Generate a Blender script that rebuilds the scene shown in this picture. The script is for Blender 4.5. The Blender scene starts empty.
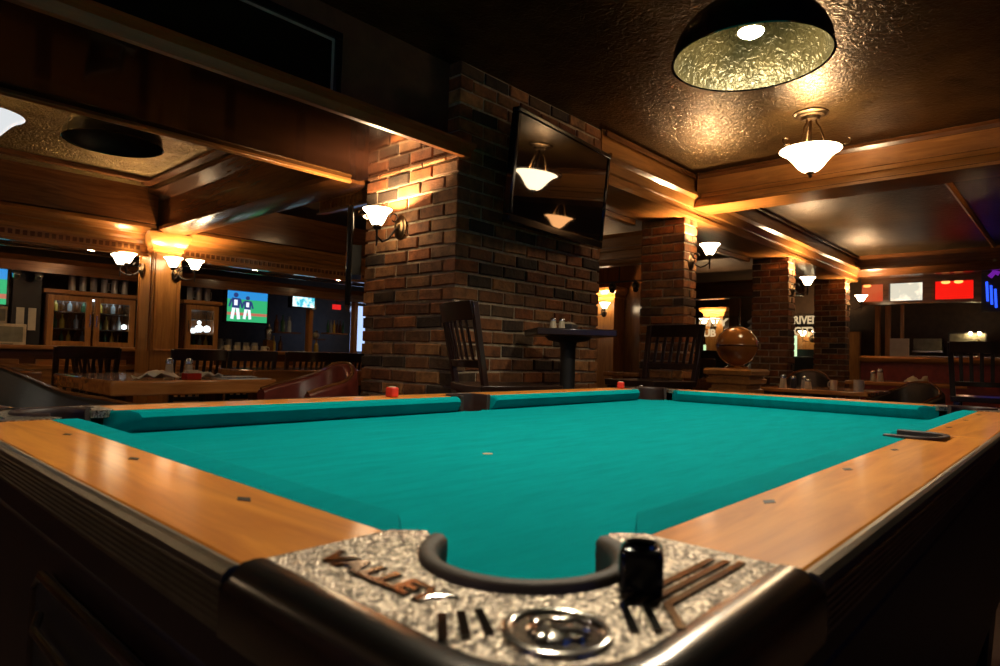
import bpy, bmesh, math, random
from mathutils import Vector, Matrix, Euler
R = math.radians
PI = math.pi
rnd = random.Random(7)
scene = bpy.context.scene
COL = scene.collection

# ------------------------------------------------------------------ materials
MATS = {}
def nodes_of(name):
    m = bpy.data.materials.new(name); m.use_nodes = True
    nt = m.node_tree
    return m, nt, nt.nodes['Principled BSDF']
def setp(b, **kw):
    names = dict(rough='Roughness', metal='Metallic', coat='Coat Weight', coatr='Coat Roughness', spec='Specular IOR Level',
                 trans='Transmission Weight', ior='IOR', sheen='Sheen Weight', alpha='Alpha', sss='Subsurface Weight')
    for k, v in kw.items(): b.inputs[names[k]].default_value = v
def plain(name, col, rough=.5, metal=0, noise=.25, nscale=12, bump=.0, bscale=60, **kw):
    m, nt, b = nodes_of(name)
    setp(b, rough=rough, metal=metal, **kw)
    tc = nt.nodes.new('ShaderNodeTexCoord')
    n = nt.nodes.new('ShaderNodeTexNoise'); n.inputs['Scale'].default_value = nscale; n.inputs['Detail'].default_value = 5
    nt.links.new(tc.outputs['Object'], n.inputs['Vector'])
    r = nt.nodes.new('ShaderNodeValToRGB')
    r.color_ramp.elements[0].position = .3; r.color_ramp.elements[1].position = .7
    r.color_ramp.elements[0].color = tuple(c*(1-noise) for c in col)+(1,)
    r.color_ramp.elements[1].color = tuple(min(1, c*(1+noise)) for c in col)+(1,)
    nt.links.new(n.outputs['Fac'], r.inputs['Fac']); nt.links.new(r.outputs['Color'], b.inputs['Base Color'])
    if bump:
        n2 = nt.nodes.new('ShaderNodeTexNoise'); n2.inputs['Scale'].default_value = bscale; n2.inputs['Detail'].default_value = 4
        nt.links.new(tc.outputs['Object'], n2.inputs['Vector'])
        bp = nt.nodes.new('ShaderNodeBump'); bp.inputs['Strength'].default_value = bump; bp.inputs['Distance'].default_value = .01
        nt.links.new(n2.outputs['Fac'], bp.inputs['Height']); nt.links.new(bp.outputs['Normal'], b.inputs['Normal'])
    MATS[name] = m
    return m
def wood(name, c1, c2, axis='x', rough=.3, scale=1.0, coat=.3, coatr=.15, bump=.05):
    m, nt, b = nodes_of(name)
    setp(b, rough=rough, coat=coat, coatr=coatr, spec=.2 if name == 'lacquer_x' else .3 if name[:4] == 'rail' else .5)
    tc = nt.nodes.new('ShaderNodeTexCoord'); mp = nt.nodes.new('ShaderNodeMapping')
    s = {'x': (1.2, 14, 14), 'y': (14, 1.2, 14), 'z': (14, 14, 1.2)}[axis]
    mp.inputs['Scale'].default_value = tuple(v*scale for v in s)
    nt.links.new(tc.outputs['Object'], mp.inputs['Vector'])
    n = nt.nodes.new('ShaderNodeTexNoise'); n.inputs['Scale'].default_value = 1.6; n.inputs['Detail'].default_value = 7
    n.inputs['Roughness'].default_value = .62; n.inputs['Distortion'].default_value = 1.1
    nt.links.new(mp.outputs['Vector'], n.inputs['Vector'])
    r = nt.nodes.new('ShaderNodeValToRGB')
    r.color_ramp.elements[0].position = .33; r.color_ramp.elements[1].position = .66
    r.color_ramp.elements[0].color = c1+(1,); r.color_ramp.elements[1].color = c2+(1,)
    nt.links.new(n.outputs['Fac'], r.inputs['Fac']); nt.links.new(r.outputs['Color'], b.inputs['Base Color'])
    bp = nt.nodes.new('ShaderNodeBump'); bp.inputs['Strength'].default_value = bump; bp.inputs['Distance'].default_value = .004
    nt.links.new(n.outputs['Fac'], bp.inputs['Height']); nt.links.new(bp.outputs['Normal'], b.inputs['Normal'])
    MATS[name] = m
    return m
def emit(name, col, strength, noise=0, nscale=8, col2=None):
    m, nt, b = nodes_of(name)
    b.inputs['Base Color'].default_value = (.02, .02, .02, 1)
    b.inputs['Roughness'].default_value = .3
    b.inputs['Emission Strength'].default_value = strength
    if noise:
        tc = nt.nodes.new('ShaderNodeTexCoord')
        n = nt.nodes.new('ShaderNodeTexNoise'); n.inputs['Scale'].default_value = nscale; n.inputs['Detail'].default_value = 3
        nt.links.new(tc.outputs['Object'], n.inputs['Vector'])
        r = nt.nodes.new('ShaderNodeValToRGB'); r.color_ramp.elements[0].position = .4; r.color_ramp.elements[1].position = .6
        r.color_ramp.elements[0].color = col+(1,); r.color_ramp.elements[1].color = col2+(1,)
        nt.links.new(n.outputs['Fac'], r.inputs['Fac']); nt.links.new(r.outputs['Color'], b.inputs['Emission Color'])
    else:
        b.inputs['Emission Color'].default_value = col+(1,)
    MATS[name] = m
    return m
def pebbled(name, c1, c2, rough, metal, scale, dist, strength=1.0, kind='voronoi', coat=0):
    m, nt, b = nodes_of(name)
    setp(b, rough=rough, metal=metal, coat=coat)
    tc = nt.nodes.new('ShaderNodeTexCoord')
    if kind == 'voronoi':
        v = nt.nodes.new('ShaderNodeTexVoronoi'); v.inputs['Scale'].default_value = scale; out = v.outputs['Distance']
    else:
        v = nt.nodes.new('ShaderNodeTexNoise'); v.inputs['Scale'].default_value = scale; v.inputs['Detail'].default_value = 3; v.inputs['Distortion'].default_value = 1.5; out = v.outputs['Fac']
    nt.links.new(tc.outputs['Object'], v.inputs['Vector'])
    n = nt.nodes.new('ShaderNodeTexNoise'); n.inputs['Scale'].default_value = scale*.22; n.inputs['Detail'].default_value = 6
    nt.links.new(tc.outputs['Object'], n.inputs['Vector'])
    r = nt.nodes.new('ShaderNodeValToRGB'); r.color_ramp.elements[0].position = .35; r.color_ramp.elements[1].position = .65
    r.color_ramp.elements[0].color = c1+(1,); r.color_ramp.elements[1].color = c2+(1,)
    nt.links.new(n.outputs['Fac'], r.inputs['Fac']); nt.links.new(r.outputs['Color'], b.inputs['Base Color'])
    bp = nt.nodes.new('ShaderNodeBump'); bp.inputs['Strength'].default_value = strength; bp.inputs['Distance'].default_value = dist
    nt.links.new(out, bp.inputs['Height']); nt.links.new(bp.outputs['Normal'], b.inputs['Normal'])
    MATS[name] = m
    return m
def brick_material():
    m, nt, b = nodes_of('brick'); setp(b, rough=.8)
    at = nt.nodes.new('ShaderNodeVertexColor'); at.layer_name = 'tone'
    tc = nt.nodes.new('ShaderNodeTexCoord')
    n = nt.nodes.new('ShaderNodeTexNoise'); n.inputs['Scale'].default_value = 14; n.inputs['Detail'].default_value = 8; n.inputs['Roughness'].default_value = .65
    nt.links.new(tc.outputs['Object'], n.inputs['Vector'])
    r = nt.nodes.new('ShaderNodeValToRGB'); r.color_ramp.elements[0].position = .33; r.color_ramp.elements[1].position = .68
    r.color_ramp.elements[0].color = (.42, .40, .38, 1); r.color_ramp.elements[1].color = (1.25, 1.2, 1.15, 1)
    mx = nt.nodes.new('ShaderNodeMix'); mx.data_type = 'RGBA'; mx.blend_type = 'MULTIPLY'; mx.inputs[0].default_value = 1
    nt.links.new(n.outputs['Fac'], r.inputs['Fac'])
    nt.links.new(at.outputs['Color'], mx.inputs[6]); nt.links.new(r.outputs['Color'], mx.inputs[7]); nt.links.new(mx.outputs[2], b.inputs['Base Color'])
    n2 = nt.nodes.new('ShaderNodeTexNoise'); n2.inputs['Scale'].default_value = 45; n2.inputs['Detail'].default_value = 6
    nt.links.new(tc.outputs['Object'], n2.inputs['Vector'])
    bp = nt.nodes.new('ShaderNodeBump'); bp.inputs['Strength'].default_value = .8; bp.inputs['Distance'].default_value = .006
    nt.links.new(n2.outputs['Fac'], bp.inputs['Height']); nt.links.new(bp.outputs['Normal'], b.inputs['Normal'])
    MATS['brick'] = m
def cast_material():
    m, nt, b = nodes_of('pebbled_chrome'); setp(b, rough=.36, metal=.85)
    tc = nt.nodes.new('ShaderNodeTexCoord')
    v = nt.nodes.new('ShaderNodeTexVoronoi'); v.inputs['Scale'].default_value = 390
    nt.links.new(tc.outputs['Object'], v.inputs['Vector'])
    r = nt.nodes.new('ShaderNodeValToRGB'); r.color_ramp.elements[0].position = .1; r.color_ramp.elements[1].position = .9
    r.color_ramp.elements[0].color = (.08, .065, .05, 1); r.color_ramp.elements[1].color = (.60, .51, .40, 1)  # light and dark cells paint the embossing's sparkle into the base colour
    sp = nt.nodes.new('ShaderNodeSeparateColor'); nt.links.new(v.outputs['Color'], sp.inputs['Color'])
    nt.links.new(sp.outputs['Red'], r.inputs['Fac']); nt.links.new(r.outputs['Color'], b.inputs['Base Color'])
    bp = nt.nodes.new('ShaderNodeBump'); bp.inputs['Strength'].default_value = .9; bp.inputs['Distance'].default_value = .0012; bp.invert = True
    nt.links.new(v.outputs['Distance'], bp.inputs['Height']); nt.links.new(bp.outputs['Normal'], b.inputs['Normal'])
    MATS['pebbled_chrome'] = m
def felt_material():
    m, nt, b = nodes_of('felt'); setp(b, rough=1, spec=.03)
    tc = nt.nodes.new('ShaderNodeTexCoord')
    mp = nt.nodes.new('ShaderNodeMapping'); mp.inputs['Scale'].default_value = (2, 9, 1); mp.inputs['Rotation'].default_value = (0, 0, .35)
    nt.links.new(tc.outputs['Object'], mp.inputs['Vector'])
    n = nt.nodes.new('ShaderNodeTexNoise'); n.inputs['Scale'].default_value = 4; n.inputs['Detail'].default_value = 8; n.inputs['Roughness'].default_value = .7
    nt.links.new(mp.outputs['Vector'], n.inputs['Vector'])
    r = nt.nodes.new('ShaderNodeValToRGB'); r.color_ramp.elements[0].position = .3; r.color_ramp.elements[1].position = .75
    r.color_ramp.elements[0].color = FELT1+(1,); r.color_ramp.elements[1].color = FELT2+(1,)
    nt.links.new(n.outputs['Fac'], r.inputs['Fac']); nt.links.new(r.outputs['Color'], b.inputs['Base Color'])
    n2 = nt.nodes.new('ShaderNodeTexNoise'); n2.inputs['Scale'].default_value = 900
    nt.links.new(tc.outputs['Object'], n2.inputs['Vector'])
    bp = nt.nodes.new('ShaderNodeBump'); bp.inputs['Strength'].default_value = .15; bp.inputs['Distance'].default_value = .001
    nt.links.new(n2.outputs['Fac'], bp.inputs['Height']); nt.links.new(bp.outputs['Normal'], b.inputs['Normal'])
    MATS['felt'] = m

FELT1 = (.0, .215, .232); FELT2 = (.0, .285, .31)
WARM = (1, .70, .38)
brick_material(); felt_material()
O1, O2 = (.30, .115, .025), (.52, .23, .06)
for a in 'xyz': wood('honey_'+a, O1, O2, a, rough=.28, coat=.4, coatr=.12)
for a in 'xyz': wood('brown_'+a, (.10, .034, .010), (.20, .075, .022), a, rough=.25, coat=.4, coatr=.12)
for a in 'xyz': wood('espresso_'+a, (.012, .006, .004), (.03, .014, .009), a, rough=.28, coat=.3)
wood('walnut_x', (.22, .068, .014), (.36, .125, .03), 'x', rough=.4, coat=.05, coatr=.2)
for a in 'xy': wood('rail_'+a, (.46, .15, .014), (.70, .27, .032), a, rough=.42, scale=1.6, coat=.28, coatr=.13, bump=.02)
for a in 'xy': wood('slab_'+a, (.34, .12, .028), (.56, .23, .06), a, rough=.16, scale=.8, coat=.6, coatr=.08)
wood('lacquer_x', (.010, .004, .002), (.018, .007, .004), 'x', rough=.08, coat=.15, coatr=.06, bump=.01)
plain('wall_dark', (.05, .028, .014), rough=.55)
plain('wall_umber', (.10, .05, .022), rough=.6)
plain('floor', (.05, .03, .02), rough=.35)
plain('mortar', (.40, .31, .20), rough=.95, noise=.3, nscale=30, bump=.6)
pebbled('tin', (.075, .042, .014), (.14, .085, .03), .30, .75, 26, .012, .55, 'noise')
pebbled('tin_gold', (.20, .14, .05), (.34, .25, .10), .34, .7, 30, .03, 1.0, 'noise')
pebbled('tin_pale', (.045, .026, .009), (.075, .046, .018), .42, .5, 14, .012, .6, 'noise')
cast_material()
pebbled('hammered_brass', (.028, .025, .008), (.07, .056, .019), .36, .6, 40, .010, .8, 'noise')
plain('chrome', (.78, .74, .68), rough=.14, metal=1, noise=.05)
plain('dark_chrome', (.30, .28, .26), rough=.2, metal=1, noise=.1)
plain('letter_chrome', (.30, .27, .24), rough=.12, metal=1, noise=.05)
plain('aluminium', (.23, .20, .15), rough=.36, metal=1, noise=.12, nscale=40)
plain('pocket_leather', (.030, .014, .011), rough=.5)
plain('rubber', (.075, .058, .042), rough=.6, bump=.1)
plain('black_gloss', (.008, .008, .008), rough=.12)
plain('black_matt', (.010, .009, .008), rough=.5)
plain('charcoal', (.03, .027, .025), rough=.45)
plain('iron', (.025, .018, .014), rough=.4, metal=.7)
plain('brass', (.55, .36, .13), rough=.28, metal=1, noise=.1)
plain('bronze', (.16, .10, .05), rough=.32, metal=1, noise=.15)
plain('cabinet', (.012, .003, .002), rough=.45)
plain('oxblood', (.13, .022, .014), rough=.3, bump=.15, bscale=90)
plain('black_leather', (.009, .006, .005), rough=.42, bump=.15, bscale=90)
plain('red_plastic', (.62, .03, .015), rough=.4)
plain('paper', (.62, .55, .42), rough=.8, noise=.08)
plain('cream', (.55, .45, .30), rough=.5)
plain('ketchup', (.35, .02, .01), rough=.25)
plain('steel', (.55, .55, .55), rough=.25, metal=1, noise=.08)
plain('sticker', (.42, .36, .22), rough=.8)
plain('screen_black', (.012, .008, .008), rough=.03, spec=.9, coat=.0, noise=0)
plain('glass_clear', (.85, .88, .86), rough=.05, trans=1, ior=1.3, noise=0)
plain('bottle_brown', (.10, .035, .01), rough=.08, noise=.1)
plain('bottle_green', (.03, .10, .04), rough=.08, noise=.1)
plain('bottle_clear', (.35, .38, .38), rough=.08, noise=.1)
plain('bottle_yellow', (.55, .35, .05), rough=.15, noise=.1)
plain('glassware', (.40, .38, .35), rough=.1, noise=.1)
plain('gold_urn', (.42, .15, .03), rough=.16, noise=.3, nscale=5, coat=1, coatr=.05)
plain('picture_dark', (.010, .008, .006), rough=.12)
plain('mat_grey', (.34, .32, .25), rough=.6)
plain('mirror', (.05, .045, .04), rough=.05, metal=.6, noise=0)
plain('velvet_red', (.24, .03, .015), rough=.45)
plain('panel_grey', (.20, .19, .13), rough=.5)
plain('dark_fabric', (.02, .02, .03), rough=.5)
plain('purple_leather', (.05, .035, .09), rough=.3)
emit('shade_glow', (1, .74, .44), 17)
emit('shade_mid', (1, .45, .16), 8); emit('shade_left', (1, .72, .44), 20); emit('bulb_left', (1, .7, .4), 800); emit('shade_low', (1, .66, .34), 5); emit('bulb_low', (1, .6, .28), 160)
emit('shade_dim', (.85, .88, .9), .8)
emit('bulb_pendant', (1, .86, .64), 1000)
emit('bulb_lamp', (1, .63, .31), 650)
emit('bulb_sconce', (1, .66, .35), 6500); emit('bulb_twin', (1, .60, .28), 2000)
emit('panel_red', (1, .006, .002), .85)
emit('panel_white', (1, .85, .62), 1.5, 1, 4, (.45, .42, .33))
emit('panel_orange', (.9, .16, .05), .55, 1, 3, (.9, .06, .01))
emit('panel_glow', (1, .35, .08), 2.2)
emit('neon_blue', (.02, .08, 1), 1.6)
emit('neon_violet', (.25, .02, .55), .5)
emit('tv_sky', (.02, .22, .55), 1.2)
emit('tv_field', (.03, .42, .16), 1.0)
emit('tv_dirt', (.55, .16, .10), .9)
emit('tv_white', (.8, .85, .95), 1.1)
emit('tv_navy', (.03, .06, .25), .7)
emit('tv_cyan', (.75, .95, 1.0), 1.7, 1, 9, (.03, .32, .42))
emit('tv_edge', (.03, .15, .75), 2.0)
emit('daylight', (.45, .62, 1.0), 1.1)
emit('cabinet_lamp', (.75, .9, 1.0), 4)
emit('letters_lit', (1, .72, .38), .62)
emit('exit_red', (1, .02, .02), .7)
emit('bar_glint', (1, .70, .36), 120)
emit('ice_white', (.9, .96, 1.0), 3)
emit('green_tube', (.6, .85, .45), 1.2)

# ------------------------------------------------------------------ mesh helpers
class MB:
    def __init__(s):
        s.bm = bmesh.new(); s.mi = 0
        s.col = s.bm.loops.layers.color.new('tone'); s.tone = (1, 1, 1, 1)
    def _f(s, vs):
        try:
            f = s.bm.faces.new(vs)
        except ValueError:
            return None
        f.material_index = s.mi
        for l in f.loops: l[s.col] = s.tone
        return f
    def hexa(s, c8):
        v = [s.bm.verts.new(c) for c in c8]
        for q in ((0, 3, 2, 1), (4, 5, 6, 7), (0, 1, 5, 4), (1, 2, 6, 5), (2, 3, 7, 6), (3, 0, 4, 7)):
            s._f([v[i] for i in q])
        return s
    def box(s, x0, x1, y0, y1, z0, z1):
        return s.hexa([(x0, y0, z0), (x1, y0, z0), (x1, y1, z0), (x0, y1, z0), (x0, y0, z1), (x1, y0, z1), (x1, y1, z1), (x0, y1, z1)])
    def boxm(s, size, mat):
        a, b, c = (v/2 for v in size)
        return s.hexa([mat @ Vector(p) for p in ((-a, -b, -c), (a, -b, -c), (a, b, -c), (-a, b, -c), (-a, -b, c), (a, -b, c), (a, b, c), (-a, b, c))])
    def bar(s, p0, p1, w, d, up=(0, 0, 1), w1=None, d1=None):
        p0, p1 = Vector(p0), Vector(p1); t = (p1-p0).normalized(); u = Vector(up)
        a = t.cross(u)
        if a.length < 1e-4: a = t.cross(Vector((1, 0, 0)))
        a.normalize(); b = a.cross(t).normalized()
        w1 = w if w1 is None else w1; d1 = d if d1 is None else d1
        r = []
        for p, ww, dd in ((p0, w, d), (p1, w1, d1)):
            r += [p-a*ww/2-b*dd/2, p+a*ww/2-b*dd/2, p+a*ww/2+b*dd/2, p-a*ww/2+b*dd/2]
        return s.hexa(r)
    def prism(s, poly, z0, z1):
        n = len(poly)
        lo = [s.bm.verts.new((p[0], p[1], z0)) for p in poly]; hi = [s.bm.verts.new((p[0], p[1], z1)) for p in poly]
        s._f(hi); s._f(lo[::-1])
        for i in range(n): s._f([lo[i], lo[(i+1) % n], hi[(i+1) % n], hi[i]])
        return s
    def loft(s, rings, closed=True, caps=True):
        vv = [[s.bm.verts.new(p) for p in r] for r in rings]
        for a, b in zip(vv, vv[1:]):
            n = len(a)
            for i in range(n if closed else n-1): s._f([a[i], a[(i+1) % n], b[(i+1) % n], b[i]])
        if caps and closed:
            s._f(vv[0][::-1]); s._f(vv[-1])
        return s
    def extr(s, prof, o, d, a=(0, 1, 0), b=(0, 0, 1), e0=0, e1=0):
        """profile (u,v) in axes a,b at point o, swept along vector d; e0,e1 mitre the ends by e*u"""
        o, d, a, b = Vector(o), Vector(d), Vector(a), Vector(b); t = d.normalized()
        return s.loft([[o+a*u+b*v+t*e0*u for u, v in prof], [o+d+a*u+b*v+t*e1*u for u, v in prof]])
    def tube(s, pts, r, n=10, cyc=False):
        pts = [Vector(p) for p in pts]; m = len(pts)
        rr = r if isinstance(r, (list, tuple)) else [r]*m
        rings = []; ref = None
        for i, p in enumerate(pts):
            t = (pts[(i+1) % m]-pts[i-1]) if cyc else (pts[min(i+1, m-1)]-pts[max(i-1, 0)])
            t.normalize()
            if ref is None: ref = t.orthogonal().normalized()
            ref = (ref-t*ref.dot(t)).normalized(); bb = t.cross(ref)
            rings.append([p+(ref*math.cos(2*PI*k/n)+bb*math.sin(2*PI*k/n))*rr[i] for k in range(n)])
        if cyc: rings.append(rings[0]); return s.loft(rings, caps=False)
        return s.loft(rings)
    def lathe(s, prof, c=(0, 0, 0), n=24, mat=None, sx=1, sy=1):
        c = Vector(c); prev = None
        M4 = mat or Matrix.Identity(3)
        for r, z in prof:
            if r < 1e-5: ring = [s.bm.verts.new(c+M4 @ Vector((0, 0, z)))]
            else: ring = [s.bm.verts.new(c+M4 @ Vector((r*sx*math.cos(2*PI*k/n), r*sy*math.sin(2*PI*k/n), z))) for k in range(n)]
            if prev:
                for k in range(n):
                    if len(prev) == 1 and len(ring) == 1: break
                    if len(prev) == 1: s._f([prev[0], ring[(k+1) % n], ring[k]])
                    elif len(ring) == 1: s._f([prev[k], prev[(k+1) % n], ring[0]])
                    else: s._f([prev[k], prev[(k+1) % n], ring[(k+1) % n], ring[k]])
            prev = ring
        return s
    def ball(s, c, r, n=16, sc=(1, 1, 1)):
        m = n//2
        mat = Matrix.Diagonal(Vector((1, 1, sc[2])))
        return s.lathe([(r*math.sin(PI*i/m), -r*math.cos(PI*i/m)) for i in range(m+1)], c, n, mat, sc[0], sc[1])
    def build(s, name, mats, parent=None, loc=None, rot=None, bevel=0, seg=2, angle=38, recalc=True):
        if recalc: bmesh.ops.recalc_face_normals(s.bm, faces=s.bm.faces)
        for f in s.bm.faces: f.smooth = True
        for e in s.bm.edges:
            if len(e.link_faces) == 2 and e.calc_face_angle(0) > R(angle): e.smooth = False
        me = bpy.data.meshes.new(name); s.bm.to_mesh(me); s.bm.free()
        for m in (mats if isinstance(mats, (list, tuple)) else [mats]): me.materials.append(MATS[m])
        o = bpy.data.objects.new(name, me); COL.objects.link(o)
        if parent: o.parent = parent
        if loc: o.location = loc
        if rot: o.rotation_euler = rot
        if bevel:
            b = o.modifiers.new('bevel', 'BEVEL'); b.width = bevel; b.segments = seg; b.limit_method = 'ANGLE'; b.angle_limit = R(35)
        return o
def arc(c, r, a0, a1, n=12):
    return [(c[0]+r*math.cos(R(a0+(a1-a0)*i/n)), c[1]+r*math.sin(R(a0+(a1-a0)*i/n))) for i in range(n+1)]
def tag(o, label, cat, group=None, kind=None):
    o['label'] = label; o['category'] = cat
    if group: o['group'] = group
    if kind: o['kind'] = kind
    return o
def thing(name, label, cat, loc=(0, 0, 0), rz=0, group=None, kind=None):
    o = bpy.data.objects.new(name, None); COL.objects.link(o); o.empty_display_size = .05
    o.location = loc; o.rotation_euler = (0, 0, rz)
    return tag(o, label, cat, group, kind)
def kids(o): return [c for c in COL.objects if c.parent == o]
def dup(o, loc=None, rz=None, label=None, group=None):
    def rec(src, par):
        c = src.copy(); COL.objects.link(c)
        if par: c.parent = par
        for k in kids(src): rec(k, c)
        return c
    c = rec(o, None)
    if loc: c.location = loc
    if rz is not None: c.rotation_euler = (0, 0, rz)
    if label: c['label'] = label
    if group: c['group'] = group
    return c
def struct(name, mb, mats, label, cat, **kw):
    return tag(mb.build(name, mats, **kw), label, cat, kind='structure')
def text_bm(mb, txt, size, depth, mat, align='LEFT', bold=0, bev=0):
    cu = bpy.data.curves.new('t', 'FONT'); cu.body = txt; cu.size = size; cu.extrude = depth; cu.align_x = align
    cu.resolution_u = 3; cu.offset = bold; cu.bevel_depth = bev; cu.bevel_resolution = 1
    to = bpy.data.objects.new('t', cu); COL.objects.link(to)
    dg = bpy.context.evaluated_depsgraph_get()
    me = bpy.data.meshes.new_from_object(to.evaluated_get(dg))
    vs = [mb.bm.verts.new(mat @ v.co) for v in me.vertices]
    for p in me.polygons: mb._f([vs[i] for i in p.vertices])
    bpy.data.objects.remove(to); bpy.data.curves.remove(cu); bpy.data.meshes.remove(me)
    return mb

# ------------------------------------------------------------------ camera
CZ = .95
cd = bpy.data.cameras.new('camera'); cam = bpy.data.objects.new('camera', cd); COL.objects.link(cam)
u = Vector((585, 38, 639.833)).normalized(); v = Vector((-700, 3, 639.833)).normalized(); w = u.cross(v)
Mc = Matrix((u, v, w))            # camera (x right, y down, z forward) -> world
right = Mc @ Vector((1, 0, 0)); up = Mc @ Vector((0, -1, 0)); back = Mc @ Vector((0, 0, -1))
cam.matrix_world = Matrix(((right.x, up.x, back.x, 0), (right.y, up.y, back.y, 0), (right.z, up.z, back.z, CZ), (0, 0, 0, 1)))
cd.sensor_width = 36; cd.lens = 639.833/1000*36; cd.clip_start = .02
cd.dof.use_dof = True; cd.dof.focus_distance = 2.6; cd.dof.aperture_fstop = 10.0
scene.camera = cam
vs = scene.view_settings
scene.display_settings.display_device = 'sRGB'
vs.view_transform = 'Standard'; vs.look = 'None'; vs.exposure = 0.15; vs.gamma = 1
try: vs.use_curve_mapping = False
except Exception: pass
wd = bpy.data.worlds.new('world'); scene.world = wd; wd.use_nodes = True
wd.node_tree.nodes['Background'].inputs['Color'].default_value = (1, .6, .35, 1)
wd.node_tree.nodes['Background'].inputs['Strength'].default_value = .003

# ------------------------------------------------------------------ room shell
CEIL = 2.56
b = MB().box(-4, 15, -4, 10.5, -.05, 0); struct('floor', b, 'floor', 'dark pub floor under the pool table and bar', 'floor')
b = MB().box(-4, 15, -4, 2.95, CEIL, CEIL+.05); struct('ceiling', b, 'tin', 'dark embossed tin ceiling over the pool table', 'ceiling')
b = MB().box(-4, 2.36, 3.3, 10.5, 2.43, 2.48); struct('ceiling_bar', b, 'tin_gold', 'gold textured ceiling panel over the bar tables', 'ceiling')
b = MB().box(2.36, 15, 2.95, 10.5, CEIL, CEIL+.05); struct('ceiling_back', b, 'wall_dark', 'dark ceiling behind the row of brick columns', 'ceiling')
b = MB().box(-4, 15, 9.6, 9.7, 0, CEIL); struct('wall_bar', b, 'wall_dark', 'dark back wall behind the bar', 'wall')
b = MB().box(13.4, 13.5, -4, 9.6, 0, CEIL); struct('wall_far', b, 'wall_dark', 'dark wall at the far right end of the pub', 'wall')
b = MB().box(-4, 15, -3.6, -3.5, 0, CEIL); struct('wall_right', b, 'wall_umber', 'dark wall to the right of the pool table', 'wall')
b = MB().box(-3.6, -3.5, -3.5, 9.6, 0, CEIL); struct('wall_left', b, 'wall_umber', 'dark wall behind the photographer', 'wall')

# ------------------------------------------------------------------ pool table
RZ = CZ-.118
TX0, TX1, TY0, TY1 = .1675, 2.408, .118, 1.396     # outer edge of the wooden rails
RW = .10                                            # rail width
BX0, BX1, BY0, BY1 = TX0+RW, TX1-RW, TY0+RW, TY1-RW # cushion backs
MX = (TX0+TX1)/2
ARM = .22
pt = thing('pool_table', 'coin-operated pool table with green cloth, wooden rails and chrome corners', 'pool table', (0, 0, 0))
# playing surface, with the pockets cut out
PC, PR = .125, .056
zb = RZ-.040
a_ = math.degrees(math.asin((PC-RW)/PR))
def cornerpts(cx, cy, q):
    base = {0: 0, 1: 90, 2: 180, 3: 270}[q]
    return [(cx+PR*math.cos(R(base+t)), cy+PR*math.sin(R(base+t))) for t in [90+a_-(90+2*a_)*i/14 for i in range(15)]]
poly = cornerpts(TX0+PC, TY0+PC, 0)
s_ = [(MX+.052*math.cos(R(t)), BY0-.012+.052*math.sin(R(t))) for t in [167-(154)*i/12 for i in range(13)]]
poly += s_
poly += cornerpts(TX1-PC, TY0+PC, 1)
poly += cornerpts(TX1-PC, TY1-PC, 2)
poly += [(MX+.052*math.cos(R(t)), BY1+.012+.052*math.sin(R(t))) for t in [-13-(154)*i/12 for i in range(13)]]
poly += cornerpts(TX0+PC, TY1-PC, 3)
b = MB().prism(poly[::-1], zb-.025, zb); bmesh.ops.triangulate(b.bm, faces=[f for f in b.bm.faces if len(f.verts) > 4])
cloth = b.build('playing_surface', 'felt', pt)
b = MB().lathe([(0, 0), (.0085, 0), (.0085, .0006), (0, .0006)], (.747, .703, zb), 20); b.build('foot_spot', 'sticker', cloth)
# cushions
CP = [(0, -.001), (.030, .0015), (.044, -.003), (.050, -.011), (.046, -.020), (.030, -.0395), (0, -.0395)]
def cushion(x, y, L, ang, k0, k1):
    """back edge starts at (x,y), runs L along ang; nose is on the left; k trims the nose per unit of depth"""
    m = Matrix.Translation((x, y, RZ)) @ Matrix.Rotation(R(ang), 4, 'Z')
    r = []
    for s, k, e in ((0, k0, 0), (.005, k0, 1), (L-.005, -k1, 1), (L, -k1, 0)):
        r.append([m @ Vector((s+k*d, d*(1 if e else .93), z if e else -.0395+(z+.0395)*.9)) for d, z in CP])
    MB().loft(r).build('cushion', 'felt', pt, angle=25)
ce, sg = .205, .058
cushion(TX0+ce, BY0, MX-sg-TX0-ce, 0, 1.7, .25)
cushion(MX+sg, BY0, TX1-ce-MX-sg, 0, .25, .85)
cushion(BX1, TY0+ce, TY1-TY0-2*ce, 90, .85, .85)
cushion(TX1-ce, BY1, TX1-ce-MX-sg, 180, .85, .25)
cushion(MX-sg, BY1, MX-sg-TX0-ce, 180, .25, .85)
cushion(BX0, TY1-ce, TY1-TY0-2*ce, 270, .85, 1.3)
for x0, x1, y0, y1 in ((TX0+.004, TX1-.004, TY0+.004, TY0+.06), (TX0+.004, TX1-.004, TY1-.06, TY1-.004), (TX0+.004, TX0+.06, TY0+.06, TY1-.06), (TX1-.06, TX1-.004, TY0+.06, TY1-.06)):
    MB().box(x0, x1, y0, y1, RZ-.071, RZ-.0345).build('apron', 'cabinet', pt)
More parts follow.
